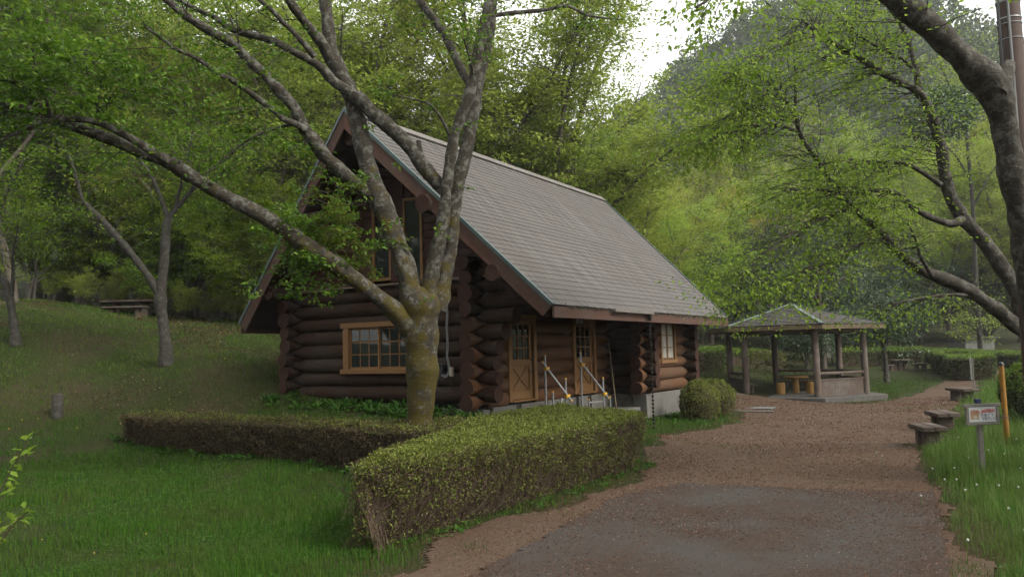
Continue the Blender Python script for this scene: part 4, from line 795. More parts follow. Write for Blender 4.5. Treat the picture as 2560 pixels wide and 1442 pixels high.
# ------------------------------------------------------------------ hedges
def poly_area(p): p = np.array(p); x, y = p[:, 0], p[:, 1]; return .5*np.sum(x*np.roll(y, -1)-np.roll(x, -1)*y)
def inset(poly, d):
    p = np.array(poly, float); c = []
    for i in range(len(p)):
        e0 = unit(p[i]-p[i-1]); e1 = unit(p[(i+1) % len(p)]-p[i]); n = unit(np.array([-e0[1], e0[0]])+np.array([-e1[1], e1[0]])); c.append(p[i]+n*d)
    return [tuple(q) for q in c]
def hedge(label, poly, h, top, side, dens, size, seed, twigs=0, taper=.14, brown_side=None, group=None, name='hedge', cat='hedge', wob=.05, stems=None, ztop=None, shoots=0):
    if poly_area(poly) < 0: poly = poly[::-1]
    r = np.random.default_rng(seed); P = np.array(poly); c = P.mean(0); t = thing(name, label, cat, (c[0], c[1], Hs(*c)), group); L = np.array(root_loc(t))
    co = MB(); ip = inset(poly, .10); it = inset(poly, .07); n = len(ip)
    V = [(x, y, Hs(x, y)-.1) for x, y in inset(poly, .10+taper)]+[(x, y, (Hs(x, y)+h if ztop is None else ztop)-.10) for x, y in it]
    co.add(V, [tuple(range(n-1, -1, -1)), tuple(range(n, 2*n))]+[(i, (i+1) % n, n+(i+1) % n, n+i) for i in range(n)]); co.build('shade_core', M['core'], t)  # solid core stops see-through, its dark colour stands for inner shade
    hf = h if callable(h) else (lambda x, y: h)
    # top
    A = abs(poly_area(poly)); m = int(A*dens*1.25); lo, hi = P.min(0), P.max(0)
    xy = r.uniform(lo, hi, (int(m*np.prod(hi-lo)/A), 2)); xy = xy[in_poly(xy[:, 0], xy[:, 1], poly)]; ed = edge_dist(xy[:, 0], xy[:, 1], poly)
    z = (H(xy[:, 0], xy[:, 1])+h if ztop is None else ztop)+(fbm(xy[:, 0], xy[:, 1], .6, 2)-.5)*wob*2-.09*np.clip(1-ed/.14, 0, 1)**2+r.normal(-.012, .016, len(xy))
    PT_ = np.c_[xy, z]; k_ = len(PT_); dirs = r.normal(0, 1, (k_, 3)); dirs[:, 2] = np.abs(dirs[:, 2])*.8+.15; nrm = r.normal(0, .8, (k_, 3)); nrm[:, 2] += .6
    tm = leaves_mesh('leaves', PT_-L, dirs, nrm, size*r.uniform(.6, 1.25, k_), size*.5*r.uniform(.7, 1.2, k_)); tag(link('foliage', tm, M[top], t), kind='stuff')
    # sides
    seg = np.roll(P, -1, 0)-P; sl_ = np.linalg.norm(seg, axis=1); per = sl_.sum(); m = int(per*h*dens*1.1); q = r.choice(len(P), m, p=sl_/per); f = r.random(m); xy = P[q]+seg[q]*f[:, None]; no = np.stack([seg[q][:, 1], -seg[q][:, 0]], 1)/sl_[q][:, None]
    zz = r.random(m)**.85; inn = taper*(1-zz)**1.5+(fbm(xy[:, 0]*1.3+zz*2, xy[:, 1]*1.3, .5, 1)-.5)*wob*2.4+r.normal(.02, .03, m); xy = xy-no*inn[:, None]
    hb = H(xy[:, 0], xy[:, 1]); z = hb+zz*((h if ztop is None else np.maximum(ztop-hb, .1))-.02); PS = np.c_[xy, z]; dirs = r.normal(0, .8, (m, 3)); dirs[:, :2] += no*.7; dirs[:, 2] += .35; nrm = r.normal(0, .8, (m, 3)); nrm[:, :2] += no*.6
    keep = r.random(m) < (.45+.55*zz)*(1 if not stems else np.where((np.hypot(PS[:, 0]-stems[0][0][0], PS[:, 1]-stems[0][0][1]) < 1.5) & (zz < .60), .55, 1)); PS, dirs, nrm = PS[keep], dirs[keep], nrm[keep]; m = len(PS)
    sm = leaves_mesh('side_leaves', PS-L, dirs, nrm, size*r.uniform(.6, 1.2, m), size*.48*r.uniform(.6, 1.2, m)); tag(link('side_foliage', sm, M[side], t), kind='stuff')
    if twigs:
        tb = []; q = r.choice(len(P), twigs, p=sl_/per); f = r.random(twigs)
        for i in range(twigs):
            e = P[q[i]]+seg[q[i]]*f[i]; nn = np.array([seg[q[i]][1], -seg[q[i]][0]])/sl_[q[i]]; z1 = r.uniform(.25, 1.0); z0 = max(0, z1-r.uniform(.25, .6)); tng = seg[q[i]]/sl_[q[i]]*r.normal(0, .10)
            gz_ = Hs_fast(e); h2 = h if ztop is None else max(ztop-gz_, .1); i0 = taper*(1-z0)**1.5+.05; i1 = taper*(1-z1)**1.5+r.normal(0, .02)
            p0 = np.array([*(e-nn*i0-tng), gz_+z0*h2]); p1 = np.array([*(e-nn*i1+tng), gz_+z1*h2*.98]); mid = (p0+p1)/2+np.r_[nn*r.normal(.01, .02), 0]+r.normal(0, .012, 3)
            rr = r.uniform(.0018, .0042); tb.append((np.array([p0, mid, p1])-L, [rr*1.5, rr, rr*.5], 3))
        tag(link('twigs', tubes_mesh('twigs', tb), M['twig'], t), kind='stuff')
    if shoots:
        q = r.choice(len(PT_), shoots); Ps, Ds = [], []
        for i in q:
            hgt_ = r.uniform(.03, .10); b0 = PT_[i]; tip = b0+np.array([r.normal(0, .025), r.normal(0, .025), hgt_]); f_ = r.random(7)[:, None]; Ps.append(b0+(tip-b0)*f_); Ds.append(r.normal(0, .7, (7, 3))+[0, 0, .7])
        Ps = np.concatenate(Ps); tag(link('stray_shoots', leaves_mesh('shoots', Ps-L, np.concatenate(Ds), r.normal(0, 1, (len(Ps), 3)), size*r.uniform(.6, 1.1, len(Ps)), size*.4), M[top], t), kind='stuff')
    if stems:
        tb = []
        for (bx, by), cnt in stems:
            gz_ = Hs(bx, by)
            for i in range(cnt):
                a = r.uniform(0, 2*pi); rr = r.uniform(.25, .72); e = np.array([bx+cos(a)*rr, by+sin(a)*rr, gz_+h*r.uniform(.6, .95)]); b0 = np.array([bx+r.normal(0, .05), by+r.normal(0, .05), gz_-.03]); m1 = b0*.6+e*.4+r.normal(0, .03, 3)+[0, 0, .05]; m2 = b0*.25+e*.75+r.normal(0, .03, 3)
                s0 = r.uniform(.006, .013); tb.append((np.array([b0, m1, m2, e])-L, [s0, s0*.8, s0*.55, s0*.25], 5))
                for _ in range(3):
                    f_ = r.uniform(.3, .8); s = b0*(1-f_)+e*f_; tb.append((np.array([s, s+r.normal(0, .06, 3)+[0, 0, .08], s+r.normal(0, .1, 3)+[0, 0, .2]])-L, [s0*.5, s0*.35, s0*.15], 4))
        tag(link('stems', tubes_mesh('stems', tb), M['stem'], t, True), kind='stuff')
    return t
_hc = {}
def Hs_fast(e):
    k_ = (round(float(e[0]), 1), round(float(e[1]), 1))
    if k_ not in _hc: _hc[k_] = Hs(*k_)
    return _hc[k_]
pz = lambda u, v, z: (lambda d: (CAM+(z-CAM[2])/d[2]*d)[:2])(ray(u, v))
HT = .83
near_poly = [tuple(pz(*a, HT)) for a in ((884, 1158), (1000, 1146), (1160, 1117), (1327, 1087), (1480, 1060), (1600, 1036), (1612, 1028), (1538, 1020), (1400, 1017), (1262, 1026), (1160, 1052), (1085, 1082), (985, 1108))]
NEARP = near_poly if poly_area(near_poly) > 0 else near_poly[::-1]
hedge('broad clipped azalea hedge in the foreground, bare brown stems at its near end', near_poly, HT, 'hedge', 'hedge_side', 5200, .034, 1, twigs=3000, taper=.20, stems=[((5.52, -5.72), 9)], ztop=HT, wob=.085, shoots=420)
LZ = .78
lf = [np.array(pz(*a, LZ)) for a in ((292, 1032), (420, 1040), (620, 1050), (820, 1060), (1000, 1070))]; lf[0] = lf[1]+(lf[0]-lf[1])*.9
left_poly = [tuple(a) for a in lf]+[tuple(lf[-1]+np.array([.7, .5])), tuple(lf[-1]+np.array([.75, 1.7])), tuple(lf[-1]+np.array([-.2, 1.2]))]+[tuple(a+np.array([.12, .72])) for a in lf[:-1][::-1]]
hedge('long brownish clipped hedge behind the mossy tree in front of the gable', left_poly, .70, 'hedge_side', 'hedge_brown', 2900, .042, 2, twigs=2600, taper=.12, ztop=LZ, wob=.08, shoots=260)
LEFTP = left_poly
# round clipped bushes by the cabin corner
def ball_bush(label, c, rx, rz, seed, mats=('hedge_back', 'hedge_dark'), n=9000, size=.04, group=None, name='clipped_bush', squash=1.0, core=True):
    r = np.random.default_rng(seed); z0 = Hs(*c); t = thing(name, label, 'bush', (c[0], c[1], z0), group)
    if core:
        q = MB(); q.lathe((c[0], c[1], z0-.05), [(rx*.35, 0), (rx*.70, rz*.25), (rx*.86, rz*.6), (rx*.6, rz*.87), (rx*.1, rz*.95)], 16); q.build('shade_core', M['core'], t, smooth=True)  # solid body under the leaves, inner shade put into its colour
    d = unit(r.normal(0, 1, (n, 3))); d[:, 2] = np.where(r.random(n) < .34, -.62*np.abs(d[:, 2]), np.abs(d[:, 2])); d = unit(d); rad = 1+(fbm(d[:, 0]*2+5+c[0], d[:, 1]*2+d[:, 2]*2+c[1], .6, 1)-.5)*.36+np.abs(r.normal(0, .035, n))-.03
    P = np.c_[d[:, 0]*rx*rad, d[:, 1]*rx*rad, rz*.42+d[:, 2]*rz*.58*rad]; P[:, 2] = np.maximum(P[:, 2], .02)
    nr_ = unit(d+r.normal(0, .6, (n, 3))); di = unit(np.cross(nr_, r.normal(0, 1, (n, 3)))+d*.5)
    up = d[:, 2] > .15
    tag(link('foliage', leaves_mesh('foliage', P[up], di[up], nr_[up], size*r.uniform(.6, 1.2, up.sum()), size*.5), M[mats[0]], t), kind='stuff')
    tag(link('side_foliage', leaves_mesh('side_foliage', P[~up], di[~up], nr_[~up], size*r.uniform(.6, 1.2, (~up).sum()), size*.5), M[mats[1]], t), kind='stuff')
    return t
pb_ = G(1752, 1052); ball_bush('rounded clipped azalea bush nearest the concrete foundation', pb_[:2], 48*depth(pb_)/F, 100*depth(pb_)/F, 5, ('hedge', 'hedge_side'))
pb_ = G(1790, 1034); ball_bush('rounded clipped azalea bush behind the other, toward the gazebo', pb_[:2], 46*depth(pb_)/F, 84*depth(pb_)/F, 6, ('hedge', 'hedge_side'))
# clipped hedges far behind
def back_hedge(label, pts_px, thick, htpx, seed, dens=700, size=.09):
    fr = [G(*a)[:2] for a in pts_px]; fr = np.array(fr); aw = unit(fr-CAM[:2])*thick; poly = [tuple(a) for a in fr]+[tuple(a) for a in (fr+aw)[::-1]]
    hgt = htpx*np.mean([depth(np.array([*a, 0])) for a in fr])/F
    return hedge(label, poly, hgt, 'hedge_back', 'hedge_dark', dens, size, seed, taper=.1, group='clipped hedges beyond the gazebo', wob=.07)
back_hedge('clipped hedge between the cabin corner and the gazebo', [(1745, 932), (1815, 926)], 1.6, 52, 21)
back_hedge('low clipped hedge seen between the left gazebo posts', [(1822, 916), (1936, 912)], 1.4, 36, 22)
back_hedge('clipped hedge behind the right side of the gazebo and the thin tree', [(2095, 918), (2200, 915), (2310, 914)], 2.2, 40, 23)
back_hedge('broad clipped hedge right of the distant picnic table', [(2330, 934), (2366, 942), (2372, 952), (2430, 953), (2490, 950)], 3.0, 56, 24)
back_hedge('long clipped hedge running behind the others to the right edge', [(2300, 908), (2420, 911), (2560, 921), (2680, 930)], 2.0, 34, 25)
pb_ = G(2560, 1062); ball_bush('large loose green shrub at the right edge behind the yellow post', (pb_+np.array([.35, .3, 0]))[:2], 92*depth(pb_)/F, 165*depth(pb_)/F, 8, ('hedge_back', 'hedge_dark'), 16000, .055)
pb_ = G(1915, 955); ball_bush('small sparse bush behind the gazebo floor', (pb_+np.array([-.6, 2.6, 0]))[:2], .8, .95, 9, ('hedge_side', 'hedge_brown'), 1800, .08, core=False)

# ------------------------------------------------------------------ trees
def bend_path(r, p, d, L, n, curl, lift):
    pts = [p]; d = unit(d); s = L/n
    for _ in range(n):
        d = unit(d+r.normal(0, curl, 3)+np.array([0, 0, lift])); p = p+d*s; pts.append(p)
    return np.array(pts), d
class Tree:
    def __init__(s, seed): s.r = np.random.default_rng(seed); s.tubes = []; s.lp = []; s.ld = []
    def twig_leaves(s, pts, n, spread):
        r = s.r; f = r.random(n)*.85+.15; i = np.minimum((f*(len(pts)-1)).astype(int), len(pts)-2); t = (f*(len(pts)-1)-i)[:, None]
        base = pts[i]*(1-t)+pts[i+1]*t; off = r.normal(0, spread, (n, 3)); off[:, 2] *= .38
        d = pts[i+1]-pts[i]; s.lp.append(base+off); s.ld.append(unit(d)+r.normal(0, .8, (n, 3))*[1, 1, .45]+[0, 0, -.18])
    def spray(s, p, d, L, rad, leaves, spread, lift=0.0, sub=4, curl=.16):
        """a bough with side twigs lying in a loose layer"""
        r = s.r; pts, e = bend_path(r, p, d, L, 4, curl, lift); s.tubes.append((pts, np.linspace(rad, rad*.3, 5), 4)); s.twig_leaves(pts[1:], max(2, leaves//3), spread)
        for _ in range(sub):
            i = r.integers(1, 5); q = pts[i]; dd = unit(pts[i]-pts[i-1]); sd = unit(np.cross(dd, [0, 0, 1])+[1e-3, 0, 0])*r.choice([-1, 1]); nd = unit(dd*r.uniform(.3, .9)+sd*r.uniform(.5, 1.0)+np.array([0, 0, r.normal(0, .16)+lift]))
            tp, _e = bend_path(r, q, nd, L*r.uniform(.3, .6), 3, .16, lift); s.tubes.append((tp, np.linspace(rad*.45, rad*.12, 4), 3)); s.twig_leaves(tp, leaves, spread)
    def limb(s, p, d, L, rad, n_spray, spL, leaves, spread, lift, curl=.11, sides=7, flat=.25, droop=0.0, start=.25):
        r = s.r; n = 8; pts, e = bend_path(r, p, d, L, n, curl, lift); rr = rad*(1-np.linspace(0, 1, n+1)**1.1*.86); s.tubes.append((pts, rr, sides)); s.dress(pts, rr, n_spray, spL, leaves, spread, flat, droop, start); return pts, rr
    def dress(s, pts, rr, n_spray, spL, leaves, spread, flat=.25, droop=0.0, start=.25, minr=.006, bias=None, maxr=.016):
        r = s.r; n = len(pts)-1
        for _ in range(n_spray):
            f = r.uniform(start, 1.0)*n; i = min(int(f), n-1); q = pts[i]+(pts[i+1]-pts[i])*(f-i); dd = unit(pts[i+1]-pts[i]); a = r.uniform(0, 2*pi); h = np.array([cos(a), sin(a), 0]); nd = unit(h*1.0+dd*.55+np.array([0, 0, r.normal(0, flat)])+(np.zeros(3) if bias is None else np.array(bias)))
            ri = np.interp(f, np.arange(n+1), rr); s.spray(q, nd, spL*r.uniform(.6, 1.2), max(minr, min(ri*.4, maxr)), leaves, spread, droop)
    def meshes(s, name, leaf, origin=(0, 0, 0)):
        P = np.concatenate(s.lp); D = np.concatenate(s.ld); r = s.r; n = len(P); N = r.normal(0, .45, (n, 3)); N[:, 2] += 1.0; o = np.array(origin)
        tm = tubes_mesh(name+'_wood', [(p-o, q, k_) for p, q, k_ in s.tubes]); lm = leaves_mesh(name+'_leaves', P-o, D, N, leaf*r.uniform(.6, 1.2, n), leaf*.52*r.uniform(.75, 1.2, n)); return tm, lm
def forest_proto(seed, height, trunk_r, n_limb, spread_ang, n_spray, spL, leaves, leaf, trunk_frac=.3, twin=1, spread=.16, lift=.03, lean=.08, flat=.25):
    T = Tree(seed); r = T.r
    for tw in range(twin):
        a = r.uniform(0, 2*pi); b0 = np.array([cos(a), sin(a), 0])*(.0 if twin == 1 else trunk_r*1.3); th = height*trunk_frac*r.uniform(.85, 1.1)
        pts, e = bend_path(r, b0+[0, 0, -.3], np.array([r.normal(0, lean), r.normal(0, lean), 1])+b0*.5, th+.3, 6, .05, .02); rr = trunk_r*np.array([1.5, 1.12, 1.0, .95, .9, .86, .82])/sqrt(twin)
        T.tubes.append((pts, rr, 10)); nl = max(2, n_limb//twin)
        for k_ in range(nl):
            a = 2*pi*k_/nl+r.normal(0, .35); tilt = spread_ang*r.uniform(.55, 1.15); d = np.array([cos(a)*sin(tilt), sin(a)*sin(tilt), cos(tilt)]); L = height*(1-trunk_frac)*r.uniform(.75, 1.05); i = r.choice([4, 5, 6])
            T.limb(pts[i], d, L, trunk_r*.55/sqrt(twin), n_spray, spL, leaves, spread, lift, .12, 6, flat)
        T.limb(pts[6], np.array([r.normal(0, .15), r.normal(0, .15), 1]), height*(1-trunk_frac)*1.02, trunk_r*.6/sqrt(twin), int(n_spray*1.3), spL*.85, leaves, spread, .03, .1, 6, flat)
    return T.meshes('tree', leaf)
PROTO = {
 'maple_a': forest_proto(101, 11.5, .20, 6, .85, 48, 1.6, 15, .165, .24, 1, .17),
 'maple_b': forest_proto(102, 12.5, .19, 6, .75, 48, 1.7, 15, .165, .28, 2, .17),
 'maple_c': forest_proto(103, 10.0, .16, 6, 1.0, 48, 1.6, 15, .155, .20, 2, .16),
 'tall': forest_proto(104, 15.5, .24, 8, .62, 56, 1.8, 15, .175, .30, 1, .19),
 'ever_a': forest_proto(105, 9.5, .20, 8, .80, 34, 1.2, 18, .16, .15, 1, .24, flat=.6),
 'ever_b': forest_proto(106, 7.0, .15, 8, .95, 34, 1.05, 18, .14, .10, 2, .22, flat=.6),
 'oak': forest_proto(107, 12.0, .22, 7, .75, 42, 1.3, 16, .18, .22, 1, .24, flat=.55),
 'brush': forest_proto(108, 3.2, .05, 6, .8, 20, .7, 10, .09, .10, 3, .12),
}
for nm, (tm, lm) in PROTO.items(): tm.materials.append(M['bark_far'] if nm != 'maple_c' else M['bark_grey'])
LEAFMAT = {'maple_a': 'maple', 'maple_b': 'maple', 'maple_c': 'maple', 'tall': 'maple', 'ever_a': 'evergreen', 'ever_b': 'evergreen', 'oak': 'yellowish', 'brush': 'maple_dark'}
_var = {}
def plant(kind, x, y, scale, rot, label, group, name='maple_tree', cat='tree', mat=None, sz=1.0, z=None):
    mk = mat or LEAFMAT[kind]; key = (kind, mk)
    if key not in _var:
        lm = PROTO[kind][1]
        if any(k_[0] == kind for k_ in _var): lm = lm.copy(); lm.materials.clear()
        lm.materials.append(M[mk]); _var[key] = lm
    t = thing(name, label, cat, (x, y, Hs(x, y) if z is None else z), group); t.rotation_euler = (0, 0, rot); t.scale = (scale, scale, scale*sz)
    link('trunk', PROTO[kind][0], None, t); link('crown', _var[key], None, t); return t
def plant_px(kind, u, D, *a, v=900, **kw):
    p = at(u, v, D); return plant(kind, p[0], p[1], *a, **kw)
rt = np.random.default_rng(77)
# bank on the left
for u, v, s, kd, lb in ((30, 752, 1.05, 'maple_b', 'tall multi-stemmed tree at the left edge of the bank crest'), (105, 752, 1.1, 'maple_b', 'thick multi-stemmed tree on the bank crest beside the leftmost one'), (168, 750, 1.0, 'tall', 'tall straight tree on the bank crest left of the picnic table'),
                        (510, 792, 1.0, 'maple_a', 'flared-foot tree on the bank crest right of the picnic table'), (566, 796, 1.0, 'maple_b', 'straight dark tree on the bank close behind the flared-foot one'), (450, 786, .8, 'maple_c', 'slender leaning maple on the bank between picnic table and flared-foot tree')):
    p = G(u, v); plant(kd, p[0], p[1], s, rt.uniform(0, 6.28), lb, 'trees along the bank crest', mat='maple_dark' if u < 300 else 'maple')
GR1, GR2, GR3 = 'maples in the wood behind the cabin', 'trees in the wood beyond the gazebo', 'trees in the wood on the left bank'
for u, D, s, kd in ((-120, 27, 1.0, 'maple_a'), (-40, 33, 1.0, 'tall'), (80, 36, 1.0, 'maple_b'), (200, 34, .95, 'maple_a'), (300, 40, 1.05, 'tall'), (430, 37, 1.05, 'maple_a'), (520, 41, 1.0, 'tall'), (600, 36, .95, 'maple_b'), (660, 43, 1.0, 'tall'), (700, 32, .85, 'maple_c'), (150, 31, 1.05, 'tall'), (390, 33, 1.0, 'tall'), (560, 33, .95, 'maple_a'), (740, 34, 1.0, 'tall'), (240, 45, 1.1, 'tall')):
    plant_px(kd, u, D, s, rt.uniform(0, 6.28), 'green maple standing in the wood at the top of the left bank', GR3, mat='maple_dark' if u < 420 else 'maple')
for u, D, s, kd in ((780, 40, 1.0, 'maple_a'), (870, 45, 1.0, 'tall'), (960, 39, .95, 'maple_b'), (1130, 38, .9, 'maple_c'), (1210, 44, .85, 'maple_a'), (1300, 36, .92, 'maple_b'), (1440, 38, .88, 'maple_a'), (1530, 44, .92, 'maple_c'), (1590, 36, .74, 'maple_b'), (1660, 46, .84, 'maple_a'), (1720, 40, .74, 'maple_c'), (760, 55, 1.1, 'tall'), (830, 31, 1.0, 'tall'), (940, 33, 1.12, 'tall'), (1230, 32, 1.12, 'tall'), (1390, 33, 1.10, 'tall'), (1480, 35, .95, 'maple_a')):
    plant_px(kd, u, D, s, rt.uniform(0, 6.28), 'light green maple in the wood behind the cabin roof', GR1)
for u, D, s, kd, mt in ((1790, 52, .80, 'maple_a', None), (1860, 60, .85, 'oak', None), (1940, 66, .95, 'oak', None), (2020, 58, .80, 'maple_a', None), (2110, 66, .9, 'oak', None), (2200, 58, .85, 'maple_b', None), (2290, 62, .9, 'maple_a', None), (2380, 55, .9, 'tall', None), (2470, 60, .95, 'maple_a', None), (2560, 52, .95, 'tall', None), (2640, 50, 1.0, 'maple_a', None), (1820, 74, 1.0, 'oak', 'yellowish'), (2060, 80, 1.05, 'maple_b', None)):
    plant_px(kd, u, D, s, rt.uniform(0, 6.28), 'pale green broadleaf tree in the wood beyond the gazebo', GR2, mat=mt)
for u, D, s, kd in ((1780, 47, .80, 'ever_a'), (1850, 50, .85, 'ever_a'), (1925, 48, .9, 'ever_a'), (2000, 50, .92, 'ever_a'), (2075, 49, .85, 'ever_a'), (2150, 51, .85, 'ever_b'), (2220, 53, .85, 'ever_a'), (2300, 56, .8, 'ever_b'), (2385, 58, .85, 'ever_a'), (2470, 56, .8, 'ever_b'), (2560, 54, .9, 'ever_a'), (1700, 50, .8, 'ever_b')):
    plant_px(kd, u, D, s, rt.uniform(0, 6.28), 'dark evergreen tree closing the view behind the gazebo hedges', 'dark evergreens behind the hedges', name='evergreen_tree')
for u, D, s, kd in ((-60, 46, 1.0, 'ever_a'), (330, 58, 1.0, 'ever_a'), (600, 60, 1.1, 'ever_a')):
    plant_px(kd, u, D, s, rt.uniform(0, 6.28), 'dark evergreen tree deep in the wood on the left bank', 'dark evergreens deep in the left wood', name='evergreen_tree')
for u, D, s in ((-30, 29, .8), (215, 29.5, .8), (330, 32, .9), (430, 33, .8), (540, 34, .9), (660, 32, .8)):
    plant_px('brush', u, D, s, rt.uniform(0, 6.28), 'thin leafy undergrowth shrub at the foot of the trees on the bank', 'undergrowth shrubs on the bank', name='undergrowth_shrub', cat='shrub')
for u, D, s in ((-10, 25, .42), (205, 26.5, .40), (285, 27.5, .42), (370, 28, .36), (455, 27, .40), (530, 27.5, .42), (600, 27, .45), (660, 26, .42), (120, 27.5, .40)):
    plant_px('brush', u, D, s, rt.uniform(0, 6.28), 'knee-high bright leafy shrub along the top of the left bank', 'bright shrubs along the bank top', name='undergrowth_shrub', cat='shrub', mat='maple')
for u, D, s in ((1950, 40, 1.0), (2040, 42, .9), (1640, 44, 1.0), (1760, 46, 1.1), (2180, 46, .9)):
    plant_px('brush', u, D, s, rt.uniform(0, 6.28), 'dark leafy shrub in the shade beyond the gazebo', 'shade shrubs beyond the gazebo', name='undergrowth_shrub', cat='shrub', mat='evergreen')
for u, D, s in ((70, 26.5, .50), (240, 28.5, .55), (400, 29, .56), (480, 28, .50), (560, 29, .58), (640, 27.5, .52), (690, 26.5, .5)):
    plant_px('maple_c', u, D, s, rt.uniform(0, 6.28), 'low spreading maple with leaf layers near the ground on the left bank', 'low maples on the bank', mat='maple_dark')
for u, D, s, kd in ((1640, 70, 1.25, 'maple_a'), (1720, 78, 1.3, 'oak'), (1800, 84, 1.35, 'maple_b'), (1880, 76, 1.3, 'maple_a'), (1960, 88, 1.4, 'tall'), (2040, 92, 1.45, 'oak'), (2130, 84, 1.4, 'maple_b'), (2230, 78, 1.3, 'tall'), (2330, 86, 1.4, 'maple_a'), (2430, 76, 1.3, 'tall'), (1560, 66, 1.2, 'maple_b'), (2520, 70, 1.3, 'maple_a')):
    plant_px(kd, u, D, s, rt.uniform(0, 6.28), 'tall pale tree on the lower hillside far beyond the gazebo', 'trees on the lower hillside')
# single trees one can point to
def px_tree(label, limbs, mat, leafmat, leaf, name='cherry_tree', dress=None, seed=1, base=None, sides=12, extra=None, slim=.9):
    """limbs: lists of (u, v, distance, width in px) traced in the photograph, each at its own distance"""
    T = Tree(seed); r = T.r; org = None
    for li, (pts, opt) in enumerate(limbs):
        P = np.array([at(u, v, D) for u, v, D, w_ in pts]); R_ = np.array([w_/2*D/F for u, v, D, w_ in pts])*slim
        s0 = np.r_[0, np.cumsum(np.linalg.norm(np.diff(P, axis=0), axis=1))]; m = max(len(P)*4, 8, int(s0[-1]/.07) if sides > 15 else 0); sN = np.linspace(0, s0[-1], m)
        P2 = np.stack([np.interp(sN, s0, P[:, k_]) for k_ in range(3)], 1); R2 = np.interp(sN, s0, R_)
        for _ in range(2): P2[1:-1] = P2[1:-1]*.5+(P2[:-2]+P2[2:])*.25
        R2 = R2*(1+.05*np.sin(sN*5.1+li)+.04*np.sin(sN*13.+li*2)+.02*r.normal(0, 1, m))
        T.tubes.append((P2, R2, sides if R2[0] > .03 else 6))
        if org is None: org = P2[0].copy()
        if opt: T.dress(P2, R2, **opt)
    if extra: extra(T)
    if base is not None: org = np.array(base)
    t = thing(name, label, 'tree', tuple(org)); tm, lm = T.meshes(name, leaf, org)
    if sides > 13:                                        # burls and furrows
        nv = len(tm.vertices); co = np.empty(nv*3, np.float32); tm.vertices.foreach_get('co', co); co = co.reshape(-1, 3); nn = np.empty(nv*3, np.float32); tm.vertex_normals.foreach_get('vector', nn); nn = nn.reshape(-1, 3)
        d_ = (fbm(co[:, 0]*3+co[:, 2]*1.3, co[:, 1]*3+co[:, 2]*.9, .9, 1)-.52)*.075+(vnoise(co[:, 0]*9+co[:, 2]*7, co[:, 1]*9-co[:, 2]*6, 1., 2)-.5)*.022; tr = (np.hypot(co[:, 0], co[:, 1]) < 2.2) | (sides < 15)
        vr = np.concatenate([np.repeat(np.broadcast_to(np.asarray(q_r, float), (len(p_r),)), k_r) for p_r, q_r, k_r in T.tubes]); co += nn*(d_*np.clip((vr-.02)/.12, 0, 1)*np.where(tr, 1, .5))[:, None]; tm.vertices.foreach_set('co', co.ravel()); tm.update()
    link('trunk', tm, M[mat], t); link('crown', lm, M[leafmat], t); return t, T
def D_(d, pts): return [(u, v, d, w_) for u, v, w_ in pts]
def lerpD(d0, d1, pts): n = len(pts)-1; return [(u, v, d0+(d1-d0)*i/n, w_) for i, (u, v, w_) in enumerate(pts)]
dr = lambda n, L, lv=6, sp=.10, start=.3, flat=.3, droop=0.0, bias=None: dict(n_spray=n, spL=L, leaves=lv, spread=sp, start=start, flat=flat, droop=droop, minr=.004, bias=bias, maxr=.009)
tb_ = G(1047, 1172); TD = depth(tb_)
